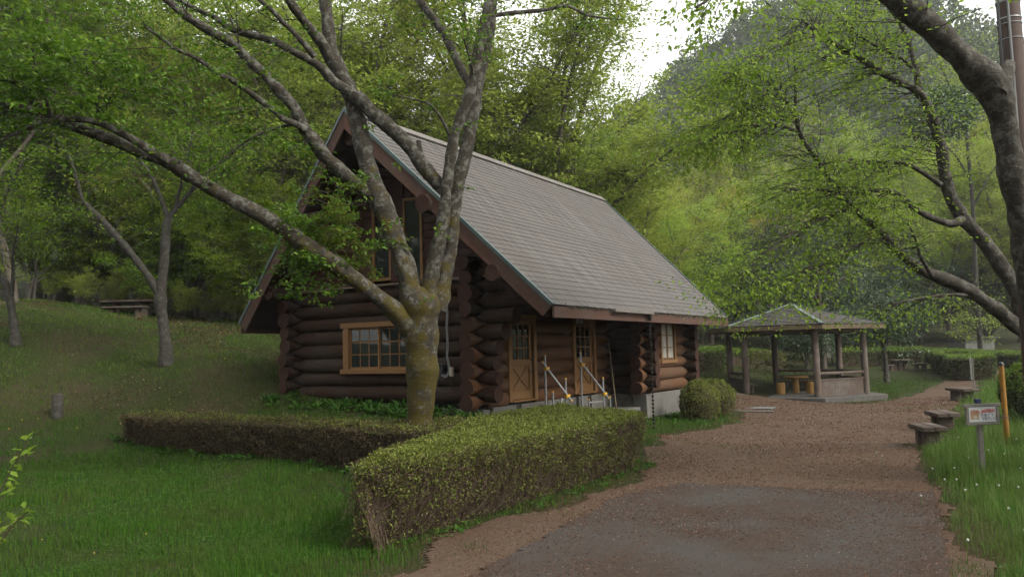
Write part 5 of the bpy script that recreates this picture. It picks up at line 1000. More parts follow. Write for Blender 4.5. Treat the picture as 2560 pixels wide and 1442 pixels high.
front = [
 (lerpD(TD, TD, [(1049, 1182, 104), (1047, 1150, 90), (1046, 1090, 82), (1052, 1000, 84), (1056, 920, 90), (1056, 850, 98), (1053, 800, 108), (1052, 765, 112), (1056, 735, 96), (1060, 715, 60)]), None),
 (lerpD(TD-.05, TD-2.2, [(1030, 815, 70), (985, 776, 58), (930, 732, 50), (880, 692, 48), (810, 640, 46), (735, 592, 47), (650, 535, 44), (560, 490, 42), (480, 442, 40), (420, 402, 38), (360, 385, 34), (280, 350, 32), (200, 322, 30), (120, 288, 26), (60, 270, 22), (0, 262, 20), (-80, 250, 16)]), dr(16, .9, 7, .12, .55)),
 (lerpD(TD-1.6, TD-2.4, [(420, 402, 26), (399, 392, 24), (347, 357, 24), (295, 329, 22), (257, 309, 20), (208, 298, 18), (149, 298, 15), (110, 304, 12), (60, 325, 9), (0, 354, 7)]), dr(6, .7, 8, .12, .3)),
 (lerpD(TD-2.1, TD-2.5, [(120, 288, 16), (90, 262, 15), (66, 240, 14), (40, 205, 11), (0, 198, 8)]), dr(8, .8, 9, .12, .3)),
 (lerpD(TD-2.1, TD-2.6, [(125, 292, 12), (115, 245, 10), (100, 212, 8), (88, 170, 6), (80, 120, 4)]), dr(10, .7, 10, .12, .3)),
 (lerpD(TD-1.7, TD-2.0, [(256, 309, 9), (240, 260, 8), (225, 210, 6), (215, 160, 4)]), dr(9, .7, 10, .12, .2)),
 (lerpD(TD, TD+.4, [(1040, 770, 80), (1022, 700, 66), (1000, 632, 62), (975, 560, 62), (950, 500, 62), (932, 462, 58), (915, 400, 52), (903, 345, 50), (890, 285, 48), (876, 230, 46), (850, 178, 44), (829, 135, 38), (820, 83, 36), (816, 33, 34), (812, -20, 32), (800, -160, 26)]), dr(8, .9, 6, .1, .8)),
 (lerpD(TD+.3, TD-.6, [(838, 165, 34), (810, 117, 30), (783, 83, 28), (757, 50, 27), (730, 13, 26), (700, -40, 22), (650, -140, 18)]), dr(7, .9, 6, .1, .4)),
 (lerpD(TD+.15, TD-1.2, [(962, 522, 40), (915, 478, 42), (866, 440, 40), (840, 416, 40), (810, 389, 40), (786, 353, 38), (763, 323, 36), (746, 290, 34), (733, 263, 32), (695, 224, 30), (659, 184, 30), (617, 146, 28), (586, 111, 27), (555, 94, 26), (513, 73, 24), (485, 52, 22), (451, 31, 21), (416, 0, 20), (360, -50, 16)]), dr(14, .9, 6, .1, .5)),
 (lerpD(TD-.5, TD-1.6, [(764, 325, 20), (738, 308, 19), (711, 302, 18), (686, 277, 17), (652, 253, 16), (617, 225, 16), (582, 201, 15), (541, 184, 14), (513, 160, 13), (485, 142, 12), (440, 125, 11), (409, 100, 10), (361, 66, 6)]), dr(9, .7, 6, .1, .4)),
 (lerpD(TD-.5, TD-.9, [(738, 308, 12), (700, 318, 9), (655, 330, 8), (620, 350, 7), (585, 375, 5)]), dr(4, .5, 6, .1, .3)),
 (lerpD(TD-.05, TD+.1, [(1066, 760, 70), (1075, 700, 44), (1091, 630, 38), (1101, 590, 36), (1109, 548, 34), (1114, 506, 32), (1117, 459, 32), (1124, 410, 30), (1130, 375, 30), (1137, 333, 30), (1153, 293, 31), (1166, 260, 32), (1179, 216, 30), (1189, 166, 29), (1196, 126, 29), (1206, 83, 28), (1216, 43, 27), (1223, 0, 26), (1235, -120, 22)]), dr(8, .8, 6, .1, .7)),
 (lerpD(TD+.1, TD+.6, [(1085, 770, 80), (1108, 712, 48), (1117, 670, 44), (1125, 630, 42), (1130, 577, 40), (1135, 520, 40), (1146, 443, 40), (1162, 393, 38), (1175, 333, 36), (1183, 283, 34), (1193, 240, 32), (1199, 200, 28), (1209, 156, 26), (1223, 106, 24), (1229, 66, 22), (1233, 17, 20), (1240, -100, 16)]), dr(8, .8, 6, .1, .7)),
 (lerpD(TD+.15, TD-.2, [(1118, 480, 34), (1099, 462, 40), (1076, 436, 42), (1046, 396, 42), (1020, 360, 40), (993, 333, 38), (960, 306, 36), (926, 280, 34), (906, 253, 34), (870, 228, 32), (833, 206, 28), (800, 166, 26), (773, 150, 24), (733, 130, 22), (693, 107, 22), (641, 90, 20), (603, 83, 19), (562, 66, 16), (541, 45, 15), (485, 21, 13), (444, 0, 12), (380, -40, 8)]), dr(12, .9, 6, .1, .55)),
 (lerpD(TD+.1, TD+.1, [(1055, 402, 16), (1050, 375, 15), (1046, 352, 13)]), None),
 (lerpD(TD-.3, TD-.7, [(787, 143, 18), (760, 110, 16), (733, 80, 15), (707, 57, 14), (690, 35, 13), (648, 0, 11), (600, -50, 8)]), dr(6, .8, 6, .1, .4)),
 (lerpD(TD+.5, TD+1.3, [(1194, 235, 26), (1166, 200, 24), (1146, 160, 24), (1129, 123, 23), (1113, 90, 22), (1093, 60, 22), (1069, 27, 21), (1049, 3, 20), (1010, -60, 16)]), dr(8, .8, 6, .1, .5)),
 (lerpD(TD+.6, TD+2.0, [(1228, 40, 14), (1290, 32, 12), (1362, 26, 11), (1414, 14, 10), (1435, 21, 8), (1463, 38, 7), (1501, 45, 5), (1560, 50, 3)]), dr(10, .6, 5, .1, .3, droop=-.05)),
 (lerpD(TD, TD+.2, [(1128, 345, 12), (1115, 318, 9), (1100, 290, 8), (1072, 258, 6), (1030, 248, 5), (985, 238, 4), (945, 218, 3)]), dr(4, .4, 5, .08, .3)),
 (lerpD(TD, TD-.4, [(1185, 190, 8), (1172, 140, 6), (1160, 100, 5)]), dr(6, .6, 7, .1, .3)),
]
def front_extra(T):
    r = T.r
    for (u, v, dd, n, ru, rv) in ((800, 560, -.25, 44, 100, 100), (750, 640, -.35, 26, 80, 60), (850, 620, -.2, 18, 70, 60), (775, 715, -.5, 5, 12, 40), (870, 500, -.1, 8, 40, 40), (120, 190, -2.6, 26, 150, 75), (40, 240, -2.6, 8, 80, 60), (230, 170, -2.4, 16, 90, 60), (420, 200, -1.8, 12, 90, 60), (380, 250, -1.7, 10, 80, 60), (560, 260, -.9, 10, 90, 60), (640, 330, -.7, 12, 90, 50), (700, 380, -.6, 8, 60, 40)):
        for _ in range(n):
            p = at(u+r.normal(0, .5)*ru, v+r.normal(0, .5)*rv, TD+dd+r.normal(0, .3)); a = r.uniform(0, 6.28); T.spray(p, np.array([cos(a), sin(a), r.normal(.05, .25)]), r.uniform(.28, .5), .006, 9 if u < 300 or 700 < u < 900 else 6, .055, 0, 4)
    tips = ((1000, 420), (935, 690), (1150, 470), (1165, 320), (1030, 735), (1165, 330), (905, 300), (960, 215), (1060, 770), (1000, 600), (1105, 580), (1130, 600))
    for u, v in tips:
        p = at(u, v, TD-.15); T.spray(p, r.normal(0, 1, 3)*[1, 1, .3], .16, .004, 3, .03, 0, 2)
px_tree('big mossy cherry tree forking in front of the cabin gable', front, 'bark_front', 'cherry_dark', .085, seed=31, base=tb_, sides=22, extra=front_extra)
ft = bpy.data.objects['cherry_tree']; vt = np.empty(len(ft.children[0].data.vertices)*3, np.float32); ft.children[0].data.vertices.foreach_get('co', vt); vt = vt.reshape(-1, 3); rm_ = np.random.default_rng(4)
vn_ = np.empty(len(vt)*3, np.float32); ft.children[0].data.vertex_normals.foreach_get('vector', vn_); vn_ = vn_.reshape(-1, 3); ok_ = np.nonzero((vt[:, 2] < 4.3) & (np.hypot(vt[:, 0], vt[:, 1]) < 1.6))[0]; q_ = rm_.choice(ok_, 14000); jt = rm_.normal(0, .03, (14000, 3)); n_ = vn_[q_]; jt -= n_*(jt*n_).sum(1, keepdims=True)
kp = fbm(vt[q_, 0]*3+vt[q_, 2]*2.2, vt[q_, 1]*3+vt[q_, 2], .9, 1) > .47
tag(link('moss', leaves_mesh('moss', (vt[q_]+jt+n_*.004)[kp], (n_*.8+rm_.normal(0, .4, (14000, 3))+[0, 0, -.55])[kp], (n_+rm_.normal(0, .5, (14000, 3)))[kp], rm_.uniform(.015, .045, kp.sum()), .007), M['moss_tuft'], ft), kind='stuff')
# big cherry at the right edge and the one with sweeping limbs
def rooted(pts, d, basepx):
    b0 = at(*basepx, d); b0[2] = Hs(b0[0], b0[1])-.15; u, v, z = proj(b0); return [(u, v, z, pts[0][3]*1.35)]+pts
r1 = [(rooted(lerpD(9.6, 8.6, [(2600, 800, 84), (2575, 650, 74), (2556, 560, 68), (2540, 490, 65), (2528, 430, 64), (2516, 350, 66), (2506, 290, 70), (2494, 240, 80), (2466, 200, 92), (2430, 165, 86), (2390, 128, 76), (2330, 72, 70), (2270, 22, 66), (2200, -40, 62), (2090, -140, 54)]), 9.7, (2650, 1200)), dr(10, 1.0, 7, .1, .8)),
      (lerpD(9.0, 9.2, [(2490, 235, 60), (2512, 195, 44), (2522, 160, 30)]), None),
      (lerpD(8.4, 7.4, [(2200, -40, 30), (2060, -70, 22), (1900, -60, 16), (1800, -20, 10), (1740, 20, 6)]), dr(11, .7, 8, .11, .5, droop=-.12))]
def r1_extra(T):
    r = T.r
    for _ in range(9):
        p = at(1735+r.normal(0, 40), 10+r.normal(0, 30), 7.4+r.normal(0, .2)); T.spray(p, np.array([r.normal(0, .5), r.normal(0, .5), -.6]), .3, .004, 4, .04, -.05, 3)
px_tree('thick dark cherry trunk bending left across the top right corner', r1, 'bark_right', 'cherry', .075, seed=41, base=(lambda b: (b[0], b[1], Hs(b[0], b[1])))(at(2650, 1200, 9.7)), sides=16, extra=r1_extra)
DW = (-.8, .1, -.28)
db = lambda n, L, lv=8, start=.1, dp=-.05: dict(n_spray=int(n*2.1), spL=L, leaves=lv, spread=.10, start=start, flat=.25, droop=dp, minr=.004, maxr=.008, bias=tuple(_R*-.55+np.array([0, 0, -.22])))
r2 = [(rooted(lerpD(12.2, 12.2, [(2600, 890, 74), (2570, 835, 60)]), 12.3, (2640, 1040)), None),
 (lerpD(12.2, 11.4, [(2585, 850, 56), (2555, 800, 52), (2537, 718, 50), (2499, 656, 50), (2449, 587, 44), (2406, 549, 40), (2374, 493, 36), (2362, 437, 34), (2356, 375, 32), (2337, 312, 30), (2318, 262, 28), (2300, 231, 28), (2275, 215, 26), (2225, 194, 24), (2181, 169, 22), (2137, 137, 20), (2087, 112, 15), (2037, 81, 11), (2006, 50, 6)]), db(46, 1.1, 8, .45)),
 (lerpD(11.7, 11.9, [(2300, 231, 20), (2293, 187, 18), (2281, 137, 16), (2268, 94, 14), (2250, 56, 12), (2225, 25, 10), (2190, -30, 8)]), db(16, .9, 8, .2)),
 (lerpD(11.7, 11.2, [(2293, 187, 12), (2262, 150, 10), (2215, 128, 9), (2160, 100, 8), (2110, 60, 6), (2070, 20, 4)]), db(14, .8, 8, .2)),
 (lerpD(12.2, 11.0, [(2590, 860, 52), (2555, 826, 48), (2493, 774, 46), (2431, 730, 44), (2368, 699, 38), (2312, 681, 33), (2268, 649, 29), (2231, 612, 27), (2200, 581, 23), (2162, 543, 20), (2131, 524, 18), (2090, 470, 17), (2050, 408, 17), (2025, 374, 16), (2000, 340, 15), (1992, 300, 13), (1987, 250, 9), (1990, 200, 6), (1985, 150, 4)]), db(30, 1.1, 8, .45)),
 (lerpD(11.2, 10.8, [(1993, 300, 11), (1973, 270, 10), (1962, 245, 9), (1941, 222, 8), (1889, 184, 6), (1830, 170, 4)]), db(20, .9, 8, .1)),
 (lerpD(11.2, 10.6, [(1992, 328, 11), (1948, 312, 9), (1907, 312, 8), (1855, 326, 7), (1803, 336, 6), (1761, 357, 4)]), db(17, .8, 8, .1, -.1)),
 (lerpD(11.2, 10.8, [(1962, 274, 9), (1924, 263, 7), (1882, 269, 7), (1837, 281, 6), (1796, 309, 5), (1744, 319, 3)]), db(14, .8, 8, .1, -.1)),
 (lerpD(11.3, 10.6, [(2006, 50, 9), (1960, 120, 7), (1900, 150, 6), (1834, 194, 5), (1780, 230, 3)]), db(22, .8, 8, .05, -.08)),
 (lerpD(11.7, 10.8, [(2406, 549, 26), (2381, 562, 24), (2337, 549, 22), (2300, 531, 20), (2262, 500, 18), (2231, 478, 16), (2200, 475, 13), (2143, 484, 11), (2090, 482, 9), (2030, 470, 6), (1960, 476, 4)]), db(30, 1.0, 8, .3, -.08)),
 (lerpD(11.6, 11.2, [(2352, 462, 18), (2306, 431, 14), (2268, 409, 12), (2212, 406, 10), (2162, 403, 8), (2112, 396, 6), (2060, 410, 4)]), db(22, .9, 8, .3, -.08)),
 (lerpD(11.3, 10.8, [(2240, 622, 10), (2193, 593, 9), (2150, 606, 8), (2087, 650, 7), (2025, 675, 6), (1960, 710, 4)]), db(17, .9, 8, .15, -.1)),
 (lerpD(11.2, 10.4, [(2140, 520, 11), (2087, 531, 10), (2025, 562, 9), (1962, 593, 7), (1900, 640, 5), (1850, 700, 3)]), db(18, .9, 8, .15, -.1)),
 (lerpD(11.4, 11.0, [(2330, 690, 14), (2300, 640, 10), (2290, 600, 7), (2270, 560, 5)]), db(8, .7, 7, .2)),
 (lerpD(12.0, 11.6, [(2450, 740, 12), (2380, 735, 9), (2300, 745, 8), (2230, 760, 6)]), db(8, .7, 7, .2)),
]
px_tree('sweeping cherry tree whose low limbs reach left over the gazebo', r2, 'bark_right', 'cherry', .068, slim=.8, seed=43, base=(lambda b: (b[0], b[1], Hs(b[0], b[1])))(at(2640, 1040, 12.3)), sides=14)
# slender trees on the lawn
def small_tree(label, base_px, d_off, limbs, mat, leafmat, leaf, seed, crown=None):
    b0 = G(*base_px); d = depth(b0); L = [([(base_px[0], base_px[1]+3, d, limbs[0][0][2]*1.4)]+[(u, v, d, w_) for u, v, w_ in limbs[0]], None)]+[([(u, v, d+(i % 3-1)*.4*(k_/max(1, len(l)-1)), w_) for k_, (u, v, w_) in enumerate(l)], crown) for i, l in enumerate(limbs[1:])]
    return px_tree(label, L, mat, leafmat, leaf, seed=seed, base=b0, name='lawn_tree', slim=.82)
small_tree('forked grey tree on the grass bank left of the cabin', (416, 912), 0, [[(414, 850, 33), (404, 780, 31), (400, 740, 34), (407, 690, 28), (413, 620, 27), (416, 560, 26), (425, 535, 22)],
   [(402, 742, 26), (375, 695, 22), (340, 650, 22), (300, 600, 21), (265, 560, 20), (232, 530, 18), (205, 500, 14), (190, 440, 10), (170, 380, 8)], [(425, 540, 18), (450, 510, 15), (485, 470, 12), (530, 420, 9), (580, 380, 7), (640, 350, 5)], [(420, 545, 16), (400, 490, 13), (380, 440, 11), (350, 400, 9), (300, 340, 7)], [(436, 528, 12), (450, 470, 9), (470, 400, 7), (480, 330, 5)]], 'bark_grey', 'maple_dark', .09, 51, dr(34, 1.5, 10, .14, .25))
small_tree('slim leaning tree at the left edge of the bank', (40, 862), 0, [[(36, 820, 24), (30, 780, 23), (22, 730, 24), (10, 700, 22), (-15, 670, 20), (-50, 620, 18)], [(28, 740, 14), (34, 690, 11), (30, 640, 9), (50, 560, 7)], [(-20, 660, 14), (-10, 560, 10), (20, 470, 8), (60, 400, 6)]], 'bark_grey', 'maple_dark', .09, 52, dr(30, 1.3, 10, .14, .2))
small_tree('thin dark tree with rounded crown on the lawn right of the gazebo', (2217, 955), 0, [[(2216, 930, 15), (2213, 895, 13), (2210, 870, 13), (2208, 860, 12)], [(2208, 862, 9), (2196, 840, 8), (2180, 815, 6), (2150, 790, 4)], [(2212, 862, 9), (2218, 850, 7), (2230, 820, 6), (2250, 790, 4)], [(2208, 850, 7), (2205, 810, 5), (2200, 770, 4)]], 'bark_right', 'evergreen', .11, 53, dr(60, 1.3, 11, .18, .1, flat=.5))
small_tree('many-stemmed shrub tree seen through the gazebo', (2018, 921), 0, [[(2018, 915, 12), (2017, 905, 12)], [(2016, 915, 6), (2005, 890, 5), (1990, 868, 4), (1970, 850, 3)], [(2018, 915, 6), (2014, 890, 5), (2008, 860, 4), (2000, 840, 3)], [(2019, 915, 6), (2022, 890, 5), (2030, 865, 4), (2045, 845, 3)], [(2018, 910, 5), (2019, 880, 4), (2020, 850, 3)]], 'bark_far', 'evergreen', .12, 54, dr(34, 1.1, 10, .16, .4, flat=.5))
small_tree('straight thick trunk standing directly behind the gazebo', (2060, 925), 0, [[(2058, 900, 17), (2056, 860, 17), (2053, 820, 16), (2050, 780, 15), (2046, 720, 12), (2040, 650, 9)], [(2048, 760, 8), (2010, 700, 6), (1960, 660, 4)], [(2050, 770, 8), (2090, 710, 6), (2130, 670, 4)], [(2044, 700, 7), (2030, 620, 5), (2010, 560, 3)]], 'bark_far', 'evergreen', .12, 55, dr(34, 1.6, 12, .2, .3, flat=.5))
small_tree('pale two-stemmed tree before the shed at the far right', (2452, 893), 0, [[(2451, 880, 15), (2449, 840, 14), (2446, 790, 12), (2440, 700, 12), (2436, 600, 12), (2430, 480, 11), (2420, 380, 10), (2415, 300, 8)], [(2456, 885, 7), (2452, 850, 6), (2440, 800, 5), (2420, 760, 4)], [(2432, 520, 7), (2470, 440, 5), (2520, 380, 4)], [(2426, 450, 7), (2390, 390, 5), (2350, 350, 4)], [(2415, 310, 7), (2430, 220, 5), (2440, 150, 4)], [(2415, 310, 6), (2380, 230, 5), (2350, 160, 4)]], 'bark_grey', 'maple', .13, 56, dr(30, 1.8, 11, .2, .2))
# mistletoe-like dense balls high in the trees
for lb, u, v, D, R_, n in (('dense dark green ball of mistletoe in a tree behind the cabin ridge', 1240, 300, 33, .62, 1500), ('dense dark green leafy ball among the branches at upper right', 2345, 290, 26, 1.15, 2600)):
    c2 = at(u, v, D); r = np.random.default_rng(int(u)); t = thing('mistletoe_ball', lb, 'mistletoe', tuple(c2)); d = unit(r.normal(0, 1, (n, 3)))*(r.random((n, 1))**.4)*R_; d[:, 2] *= .8
    tag(link('leaves', leaves_mesh('mistletoe', d, d+r.normal(0, .3, (n, 3)), r.normal(0, 1, (n, 3)), .13, .06), M['evergreen'], t), kind='stuff'); tb = []
    for _ in range(14): e = unit(r.normal(0, 1, 3))*R_*.9; tb.append((np.array([[0, 0, 0], e*.5+r.normal(0, .04, 3), e]), [.02, .012, .005], 4))
    link('stems', tubes_mesh('ms', tb), M['bark_far'], t)
# the wood behind the viewer, mirrored in the gable windows
for x_, y_, s_, kd in ((2, -26, 1.0, 'maple_a'), (-5, -22, 1.0, 'tall'), (-11, -17, 1.0, 'maple_b'), (9, -29, 1.0, 'tall'), (17, -25, 1.0, 'maple_a'), (22, -16, 1.0, 'maple_b'), (-3, -33, 1.1, 'ever_a'), (6, -37, 1.2, 'ever_a'), (15, -34, 1.2, 'ever_a'), (-12, -27, 1.1, 'ever_a'), (24, -27, 1.2, 'ever_a'), (-18, -20, 1.1, 'ever_a')):
    plant(kd, x_, y_, s_, rt.uniform(0, 6.28), 'tree of the wood facing the gable, seen mirrored in its windows', 'trees mirrored in the gable windows', mat='maple_dark' if kd != 'ever_a' else None)
# far wooded hill: one mass
r = np.random.default_rng(9); nC = 1250; hxs = r.uniform(-150, 75, nC); hys = np.where(hxs < -50, r.uniform(30, 170, nC), r.uniform(88, 190, nC)); Pl, Dl, Sl = [], [], []
for x, y in zip(hxs, hys):
    z = Hs(x, y); u, v, dd = proj((x, y, z+6))
    if not (-150 < u < 2750) or dd < 62: continue
    n = 230; R_ = r.uniform(2.4, 6.2); d = unit(r.normal(0, 1, (n, 3))); d[:, 2] = np.abs(d[:, 2])*1.2-.3; Pl.append(np.array([x, y, z+R_*.8])+d*R_*(.75+.3*r.random((n, 1)))); Dl.append(d+r.normal(0, .6, (n, 3))); Sl.append(np.full(n, r.uniform(.65, 1.05)))
P = np.concatenate(Pl); D2 = np.concatenate(Dl); S_ = np.concatenate(Sl)
fw_ = link('far_wood', leaves_mesh('far_wood', P, D2, r.normal(0, .6, (len(P), 3))+[0, 0, .8], S_*r.uniform(.6, 1.2, len(P)), S_*.75), M['farwood']); tag(fw_, 'dark hazy woodland covering the far hill', 'wood', kind='stuff')

# ------------------------------------------------------------------ grass, weeds, litter
def frustum_pts(n, dmin, dmax, r, power=0.0, umin=-80, umax=2640):
    """random ground points in the wedge the photograph sees, denser near the camera"""
    D = dmin*(dmax/dmin)**r.random(n); u = r.uniform(umin, umax, n); d = _f[None]+((u-CX)/F)[:, None]*_R[None]; d = d[:, :2]/(d[:, :2]@(_f[:2]))[:, None]
    return CAM[0]+D*d[:, 0], CAM[1]+D*d[:, 1], D
def blocked(x, y):
    m = in_poly(x, y, NEARP) & (edge_dist(x, y, NEARP) > .18); m |= in_poly(x, y, LEFTP) & (edge_dist(x, y, LEFTP) > .12)
    m |= (x > XL-.2) & (x < XD+.2) & (y > YF-.15) & (y < YR+.2); m |= (x > XD-.2) & (x < XB+.2) & (y > YC-.25) & (y < YR+.2); m |= (x > XD) & (x < 3.1) & (y > 1.1) & (y < YC); m |= np.hypot(x-GC[0], y-GC[1]) < 2.95
    return m
r = np.random.default_rng(5)
x, y, D = frustum_pts(560000, 4.6, 34, r); sd_d = sdf(x, y, DIRT)+(fbm(x, y, .9, 1)-.5)*.7; sr = sdf(x, y, ROAD); ok = ~blocked(x, y) & (sr < -.02+.05*r.random(len(x)))
pat = fbm(x, y, 1.6, 0); bare = np.where(sd_d > 0, np.clip((fbm(x, y, .8, 2)-.58)*5, 0, 1)*np.clip(1.1-sd_d*.5, .06, 1)*.9, np.clip(.32-sd_d*1.8, .25, 1))
bank = np.clip((H(x, y)-.45)/.8, 0, 1); dens = bare*np.where(bank > .2, np.clip((pat-.33)*4.5, .28, 1)*.95, np.clip(.55+(pat-.4)*1.4, .35, 1)); ok &= r.random(len(x)) < dens
x, y, D, bank, sd_d = x[ok], y[ok], D[ok], bank[ok], sd_d[ok]; z = H(x, y)+(fbm(x, y, 2.2)-.5)*.05
right = (x > 9.0) & (y > -14); lush = right & (sd_d < 0)
hgt = r.gamma(5, .2, len(x))*np.where(lush, .15*np.clip(.45-sd_d*1.2, .45, 1), np.where(bank > .3, .050, .056))*(.45+1.4*fbm(x, y, .9, 3)); hgt *= np.where(sd_d > 0, .5, 1); wd = np.clip(.0042*D/7, .003, .03)*r.uniform(.7, 1.3, len(x))
for nm, msk, mt, lb in (('lawn_grass', ~lush & (bank <= .3), 'grass', 'short green lawn grass in the left foreground and round the path'), ('tall_grass', lush, 'grass_lush', 'tall lush grass along the right side of the path'), ('bank_grass', bank > .3, 'grass_dry', 'thin patchy grass on the shaded bank')):
    P = np.c_[x, y, z][msk]; n = len(P); tag(link(nm, blades_mesh(nm, P, hgt[msk], wd[msk], r.uniform(0, 6.28, n), r.normal(0, .5, n)), M[mt]), lb, 'grass', kind='stuff')
# broad-leaved weeds in clumps at the hedge foot and on the lawn
cl = []
for _ in range(150):
    e = r.integers(0, len(NEARP)); a, b_ = np.array(NEARP[e]), np.array(NEARP[(e+1) % len(NEARP)]); p = a+(b_-a)*r.random(); n_ = unit(np.array([(b_-a)[1], -(b_-a)[0]])); cl.append((*(p+n_*r.uniform(-.2, .16)), r.uniform(.025, .075), 12))
for _ in range(130):
    e = r.integers(0, len(LEFTP)); a, b_ = np.array(LEFTP[e]), np.array(LEFTP[(e+1) % len(LEFTP)]); p = a+(b_-a)*r.random(); n_ = unit(np.array([(b_-a)[1], -(b_-a)[0]])); cl.append((*(p+n_*r.uniform(-.1, .25)), r.uniform(.06, .16), 14))
for _ in range(300):
    q_ = frustum_pts(1, 4.8, 11, r); cl.append((q_[0][0], q_[1][0], r.uniform(.03, .07), 10)) if sdf(q_[0], q_[1], DIRT)[0] < -.1 else None
for _ in range(90): cl.append((r.uniform(-3.2, 2.9), r.uniform(-.25, .5), r.uniform(.08, .2), 18))
for _ in range(60): cl.append((r.uniform(3.4, 4.5), r.uniform(6.2, 8.6), r.uniform(.05, .12), 12))
Pl, Dl, Sl = [], [], []
for cx_, cy_, s_, n in cl:
    if sdf(np.array([cx_]), np.array([cy_]), ROAD)[0] > -.05: continue
    a = r.uniform(0, 6.28, n); el = r.uniform(.1, .9, n); d = np.c_[np.cos(a)*np.cos(el), np.sin(a)*np.cos(el), np.sin(el)]; Pl.append(np.array([cx_, cy_, Hs(cx_, cy_)+.01])+d*s_*r.random((n, 1))*.8+[0, 0, .0]); Dl.append(d); Sl.append(s_*r.uniform(.5, 1.0, n))
P = np.concatenate(Pl); D2 = np.concatenate(Dl); S_ = np.concatenate(Sl); tag(link('weeds', leaves_mesh('weeds', P, D2, r.normal(0, .5, (len(P), 3))+[0, 0, 1], S_, S_*.45), M['weed']), 'broad-leaved weeds along the hedges, foundation and lawn', 'weeds', kind='stuff')
x, y, D = frustum_pts(90000, 4.6, 13, r, umax=1300); ok = (sdf(x, y, DIRT) < -.05) & ~blocked(x, y) & (r.random(len(x)) < np.clip((fbm(x, y, 1.3, 2)-.40)*4, .03, .9)); x, y, D = x[ok], y[ok], D[ok]; n = len(x); hh = r.uniform(.01, .055, n); z = H(x, y)+(fbm(x, y, 2.2)-.5)*.05+hh; sz = np.clip(.017*D/7, .012, .04)*r.uniform(.5, 1.2, n)
tag(link('lawn_clover', leaves_mesh('lawn_clover', np.c_[x, y, z], np.c_[r.normal(0, 1, (n, 2)), r.normal(.1, .25, n)], np.c_[r.normal(0, .4, (n, 2)), np.ones(n)], sz, sz*.7), M['weed']), 'small round leaves of clover among the left lawn', 'clover', kind='stuff')
# litter: bud scales on path and asphalt, dead leaves on the bank
x, y, D = frustum_pts(330000, 4.6, 26, r, umin=700); s1 = sdf(x, y, DIRT); sr = sdf(x, y, ROAD); edge = np.clip(1-np.abs(sr-.15)/.9, 0, 1)
ok = (s1 > -.35) & ~blocked(x, y) & (r.random(len(x)) < np.where(sr > 0, .16+.7*np.clip(fbm(x, y, 1.3, 1)-.42, 0, 1)*3+.5*np.clip(1-sr/.6, 0, 1)+.4*np.clip((x-9.0)/1.2, 0, 1), .30+.7*np.clip(fbm(x, y, .9, 2)-.35, 0, 1)*2))
x, y, D, sr = x[ok], y[ok], D[ok], sr[ok]; n = len(x); z = H(x, y)+(fbm(x, y, 2.2)-.5)*.05+np.where(sr > 0, .036, .019); sz = np.clip(.0105*D/8, .007, .04)*r.uniform(.45, 1.4, n)
tag(link('path_litter', leaves_mesh('path_litter', np.c_[x, y, z], np.c_[r.normal(0, 1, (n, 2)), r.normal(0, .15, n)], np.c_[r.normal(0, .35, (n, 2)), np.ones(n)], sz*1.4, sz*.8), M['petal']), 'reddish bud scales and leaf scraps strewn over path and asphalt', 'litter', kind='stuff')
x, y, D = frustum_pts(90000, 9, 32, r, umin=-80, umax=900); ok = ~blocked(x, y) & (H(x, y) > .5) & (r.random(len(x)) < np.clip((.52-fbm(x, y, 1.6, 0))*5, .03, .8)); x, y, D = x[ok], y[ok], D[ok]; n = len(x); z = H(x, y)+(fbm(x, y, 2.2)-.5)*.05+.02; sz = np.clip(.028*D/16, .02, .06)*r.uniform(.5, 1.3, n)
tag(link('bank_litter', leaves_mesh('bank_litter', np.c_[x, y, z], np.c_[r.normal(0, 1, (n, 2)), r.normal(0, .2, n)], np.c_[r.normal(0, .4, (n, 2)), np.ones(n)], sz*1.3, sz*.8), M['litter']), 'brown dead leaves lying on the grass bank', 'litter', kind='stuff')
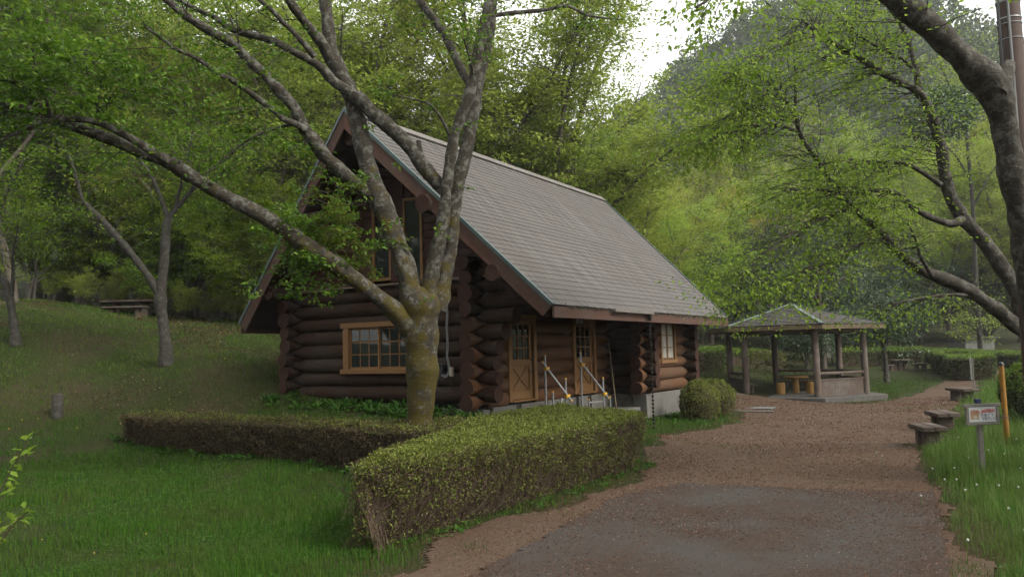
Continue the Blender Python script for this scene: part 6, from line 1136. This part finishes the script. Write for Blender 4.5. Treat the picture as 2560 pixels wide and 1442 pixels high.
# dandelion clocks in the tall grass, buttercups on the lawn
proto_d = None
def dandelion(u, v, hgt_, mat, lab, grp, rad):
    global proto_d
    p = G(u, v); t = thing('dandelion', lab, 'flower', tuple(p), grp); q = MB(); q.tube([p, p+[.01, 0, hgt_*.6], p+[.015, .01, hgt_]], .0025, 4); q.build('stalk', M['weed'], t)
    q = MB(); q.lathe((p[0]+.015, p[1]+.01, p[2]+hgt_-rad), [(rad*.3, 0), (rad*.85, rad*.45), (rad, rad), (rad*.85, rad*1.55), (rad*.3, rad*2)], 8); q.build('head', M[mat], t, smooth=True)
for u, v in ((2390, 1210), (2385, 1185), (2330, 1180), (2205, 1150), (2190, 1135), (2395, 1100), (2412, 1245), (2418, 1390), (2550, 1180), (2440, 1225), (2510, 1140), (2300, 1255), (2470, 1130), (2540, 1100), (2420, 1150), (2360, 1210), (2496, 1230), (2520, 1290), (2545, 1240), (2560, 1350)):
    dandelion(u, v+22, (.16+.06*((u*7)%10)/10), 'dande', 'white dandelion clock in the grass right of the path', 'dandelion clocks beside the path', .0115)
for u, v in ((52, 1055), (92, 1052), (20, 1078), (190, 1076), (560, 900), (230, 1395), (100, 1360), (360, 1345)):
    dandelion(u, v+6, .07 if v > 1200 else .10, 'dande_y', 'small yellow dandelion in the left lawn', 'yellow dandelions in the left lawn', .008 if v > 1200 else .016)
# sprigs of a sapling poking in from the left edge
T = Tree(61); base = G(-150, 1330, 3.2); base = at(-150, 1300, 4.6); base[2] = Hs(base[0], base[1])
for tip, dd in (((75, 1095), 4.4), ((40, 1190), 4.5), ((85, 1265), 4.4), ((15, 1300), 4.5)):
    e = at(*tip, dd); m1 = base+(e-base)*.45+[0, 0, .18]; pts = np.array([base, m1, base+(e-base)*.8+[0, 0, .1], e]); T.tubes.append((pts, [.008, .006, .004, .002], 5)); T.twig_leaves(pts[1:], 14, .03)
tm, lm = T.meshes('sapling', .075, base); t = thing('sapling', 'bright green sapling sprigs poking in at the lower left edge', 'sapling', tuple(base)); link('stem', tm, M['stem'], t); link('leaves', lm, M['cherry'], t)

# ------------------------------------------------------------------ damp evening air
q = MB(); q.box(-300, 300, -80, 440, -12, 95); hz = q.build('haze', None); tag(hz, 'thin pale haze in the evening air', 'haze', kind='stuff')
hm = bpy.data.materials.new('haze_air'); hm.use_nodes = True; nh = hm.node_tree; nh.nodes.remove(nh.nodes['Principled BSDF']); pv = nh.nodes.new('ShaderNodeVolumePrincipled'); pv.inputs['Color'].default_value = (.93, .95, .96, 1); pv.inputs['Density'].default_value = .0005; pv.inputs['Anisotropy'].default_value = .3
nh.links.new(pv.outputs[0], nh.nodes['Material Output'].inputs['Volume']); hz.data.materials.append(hm)
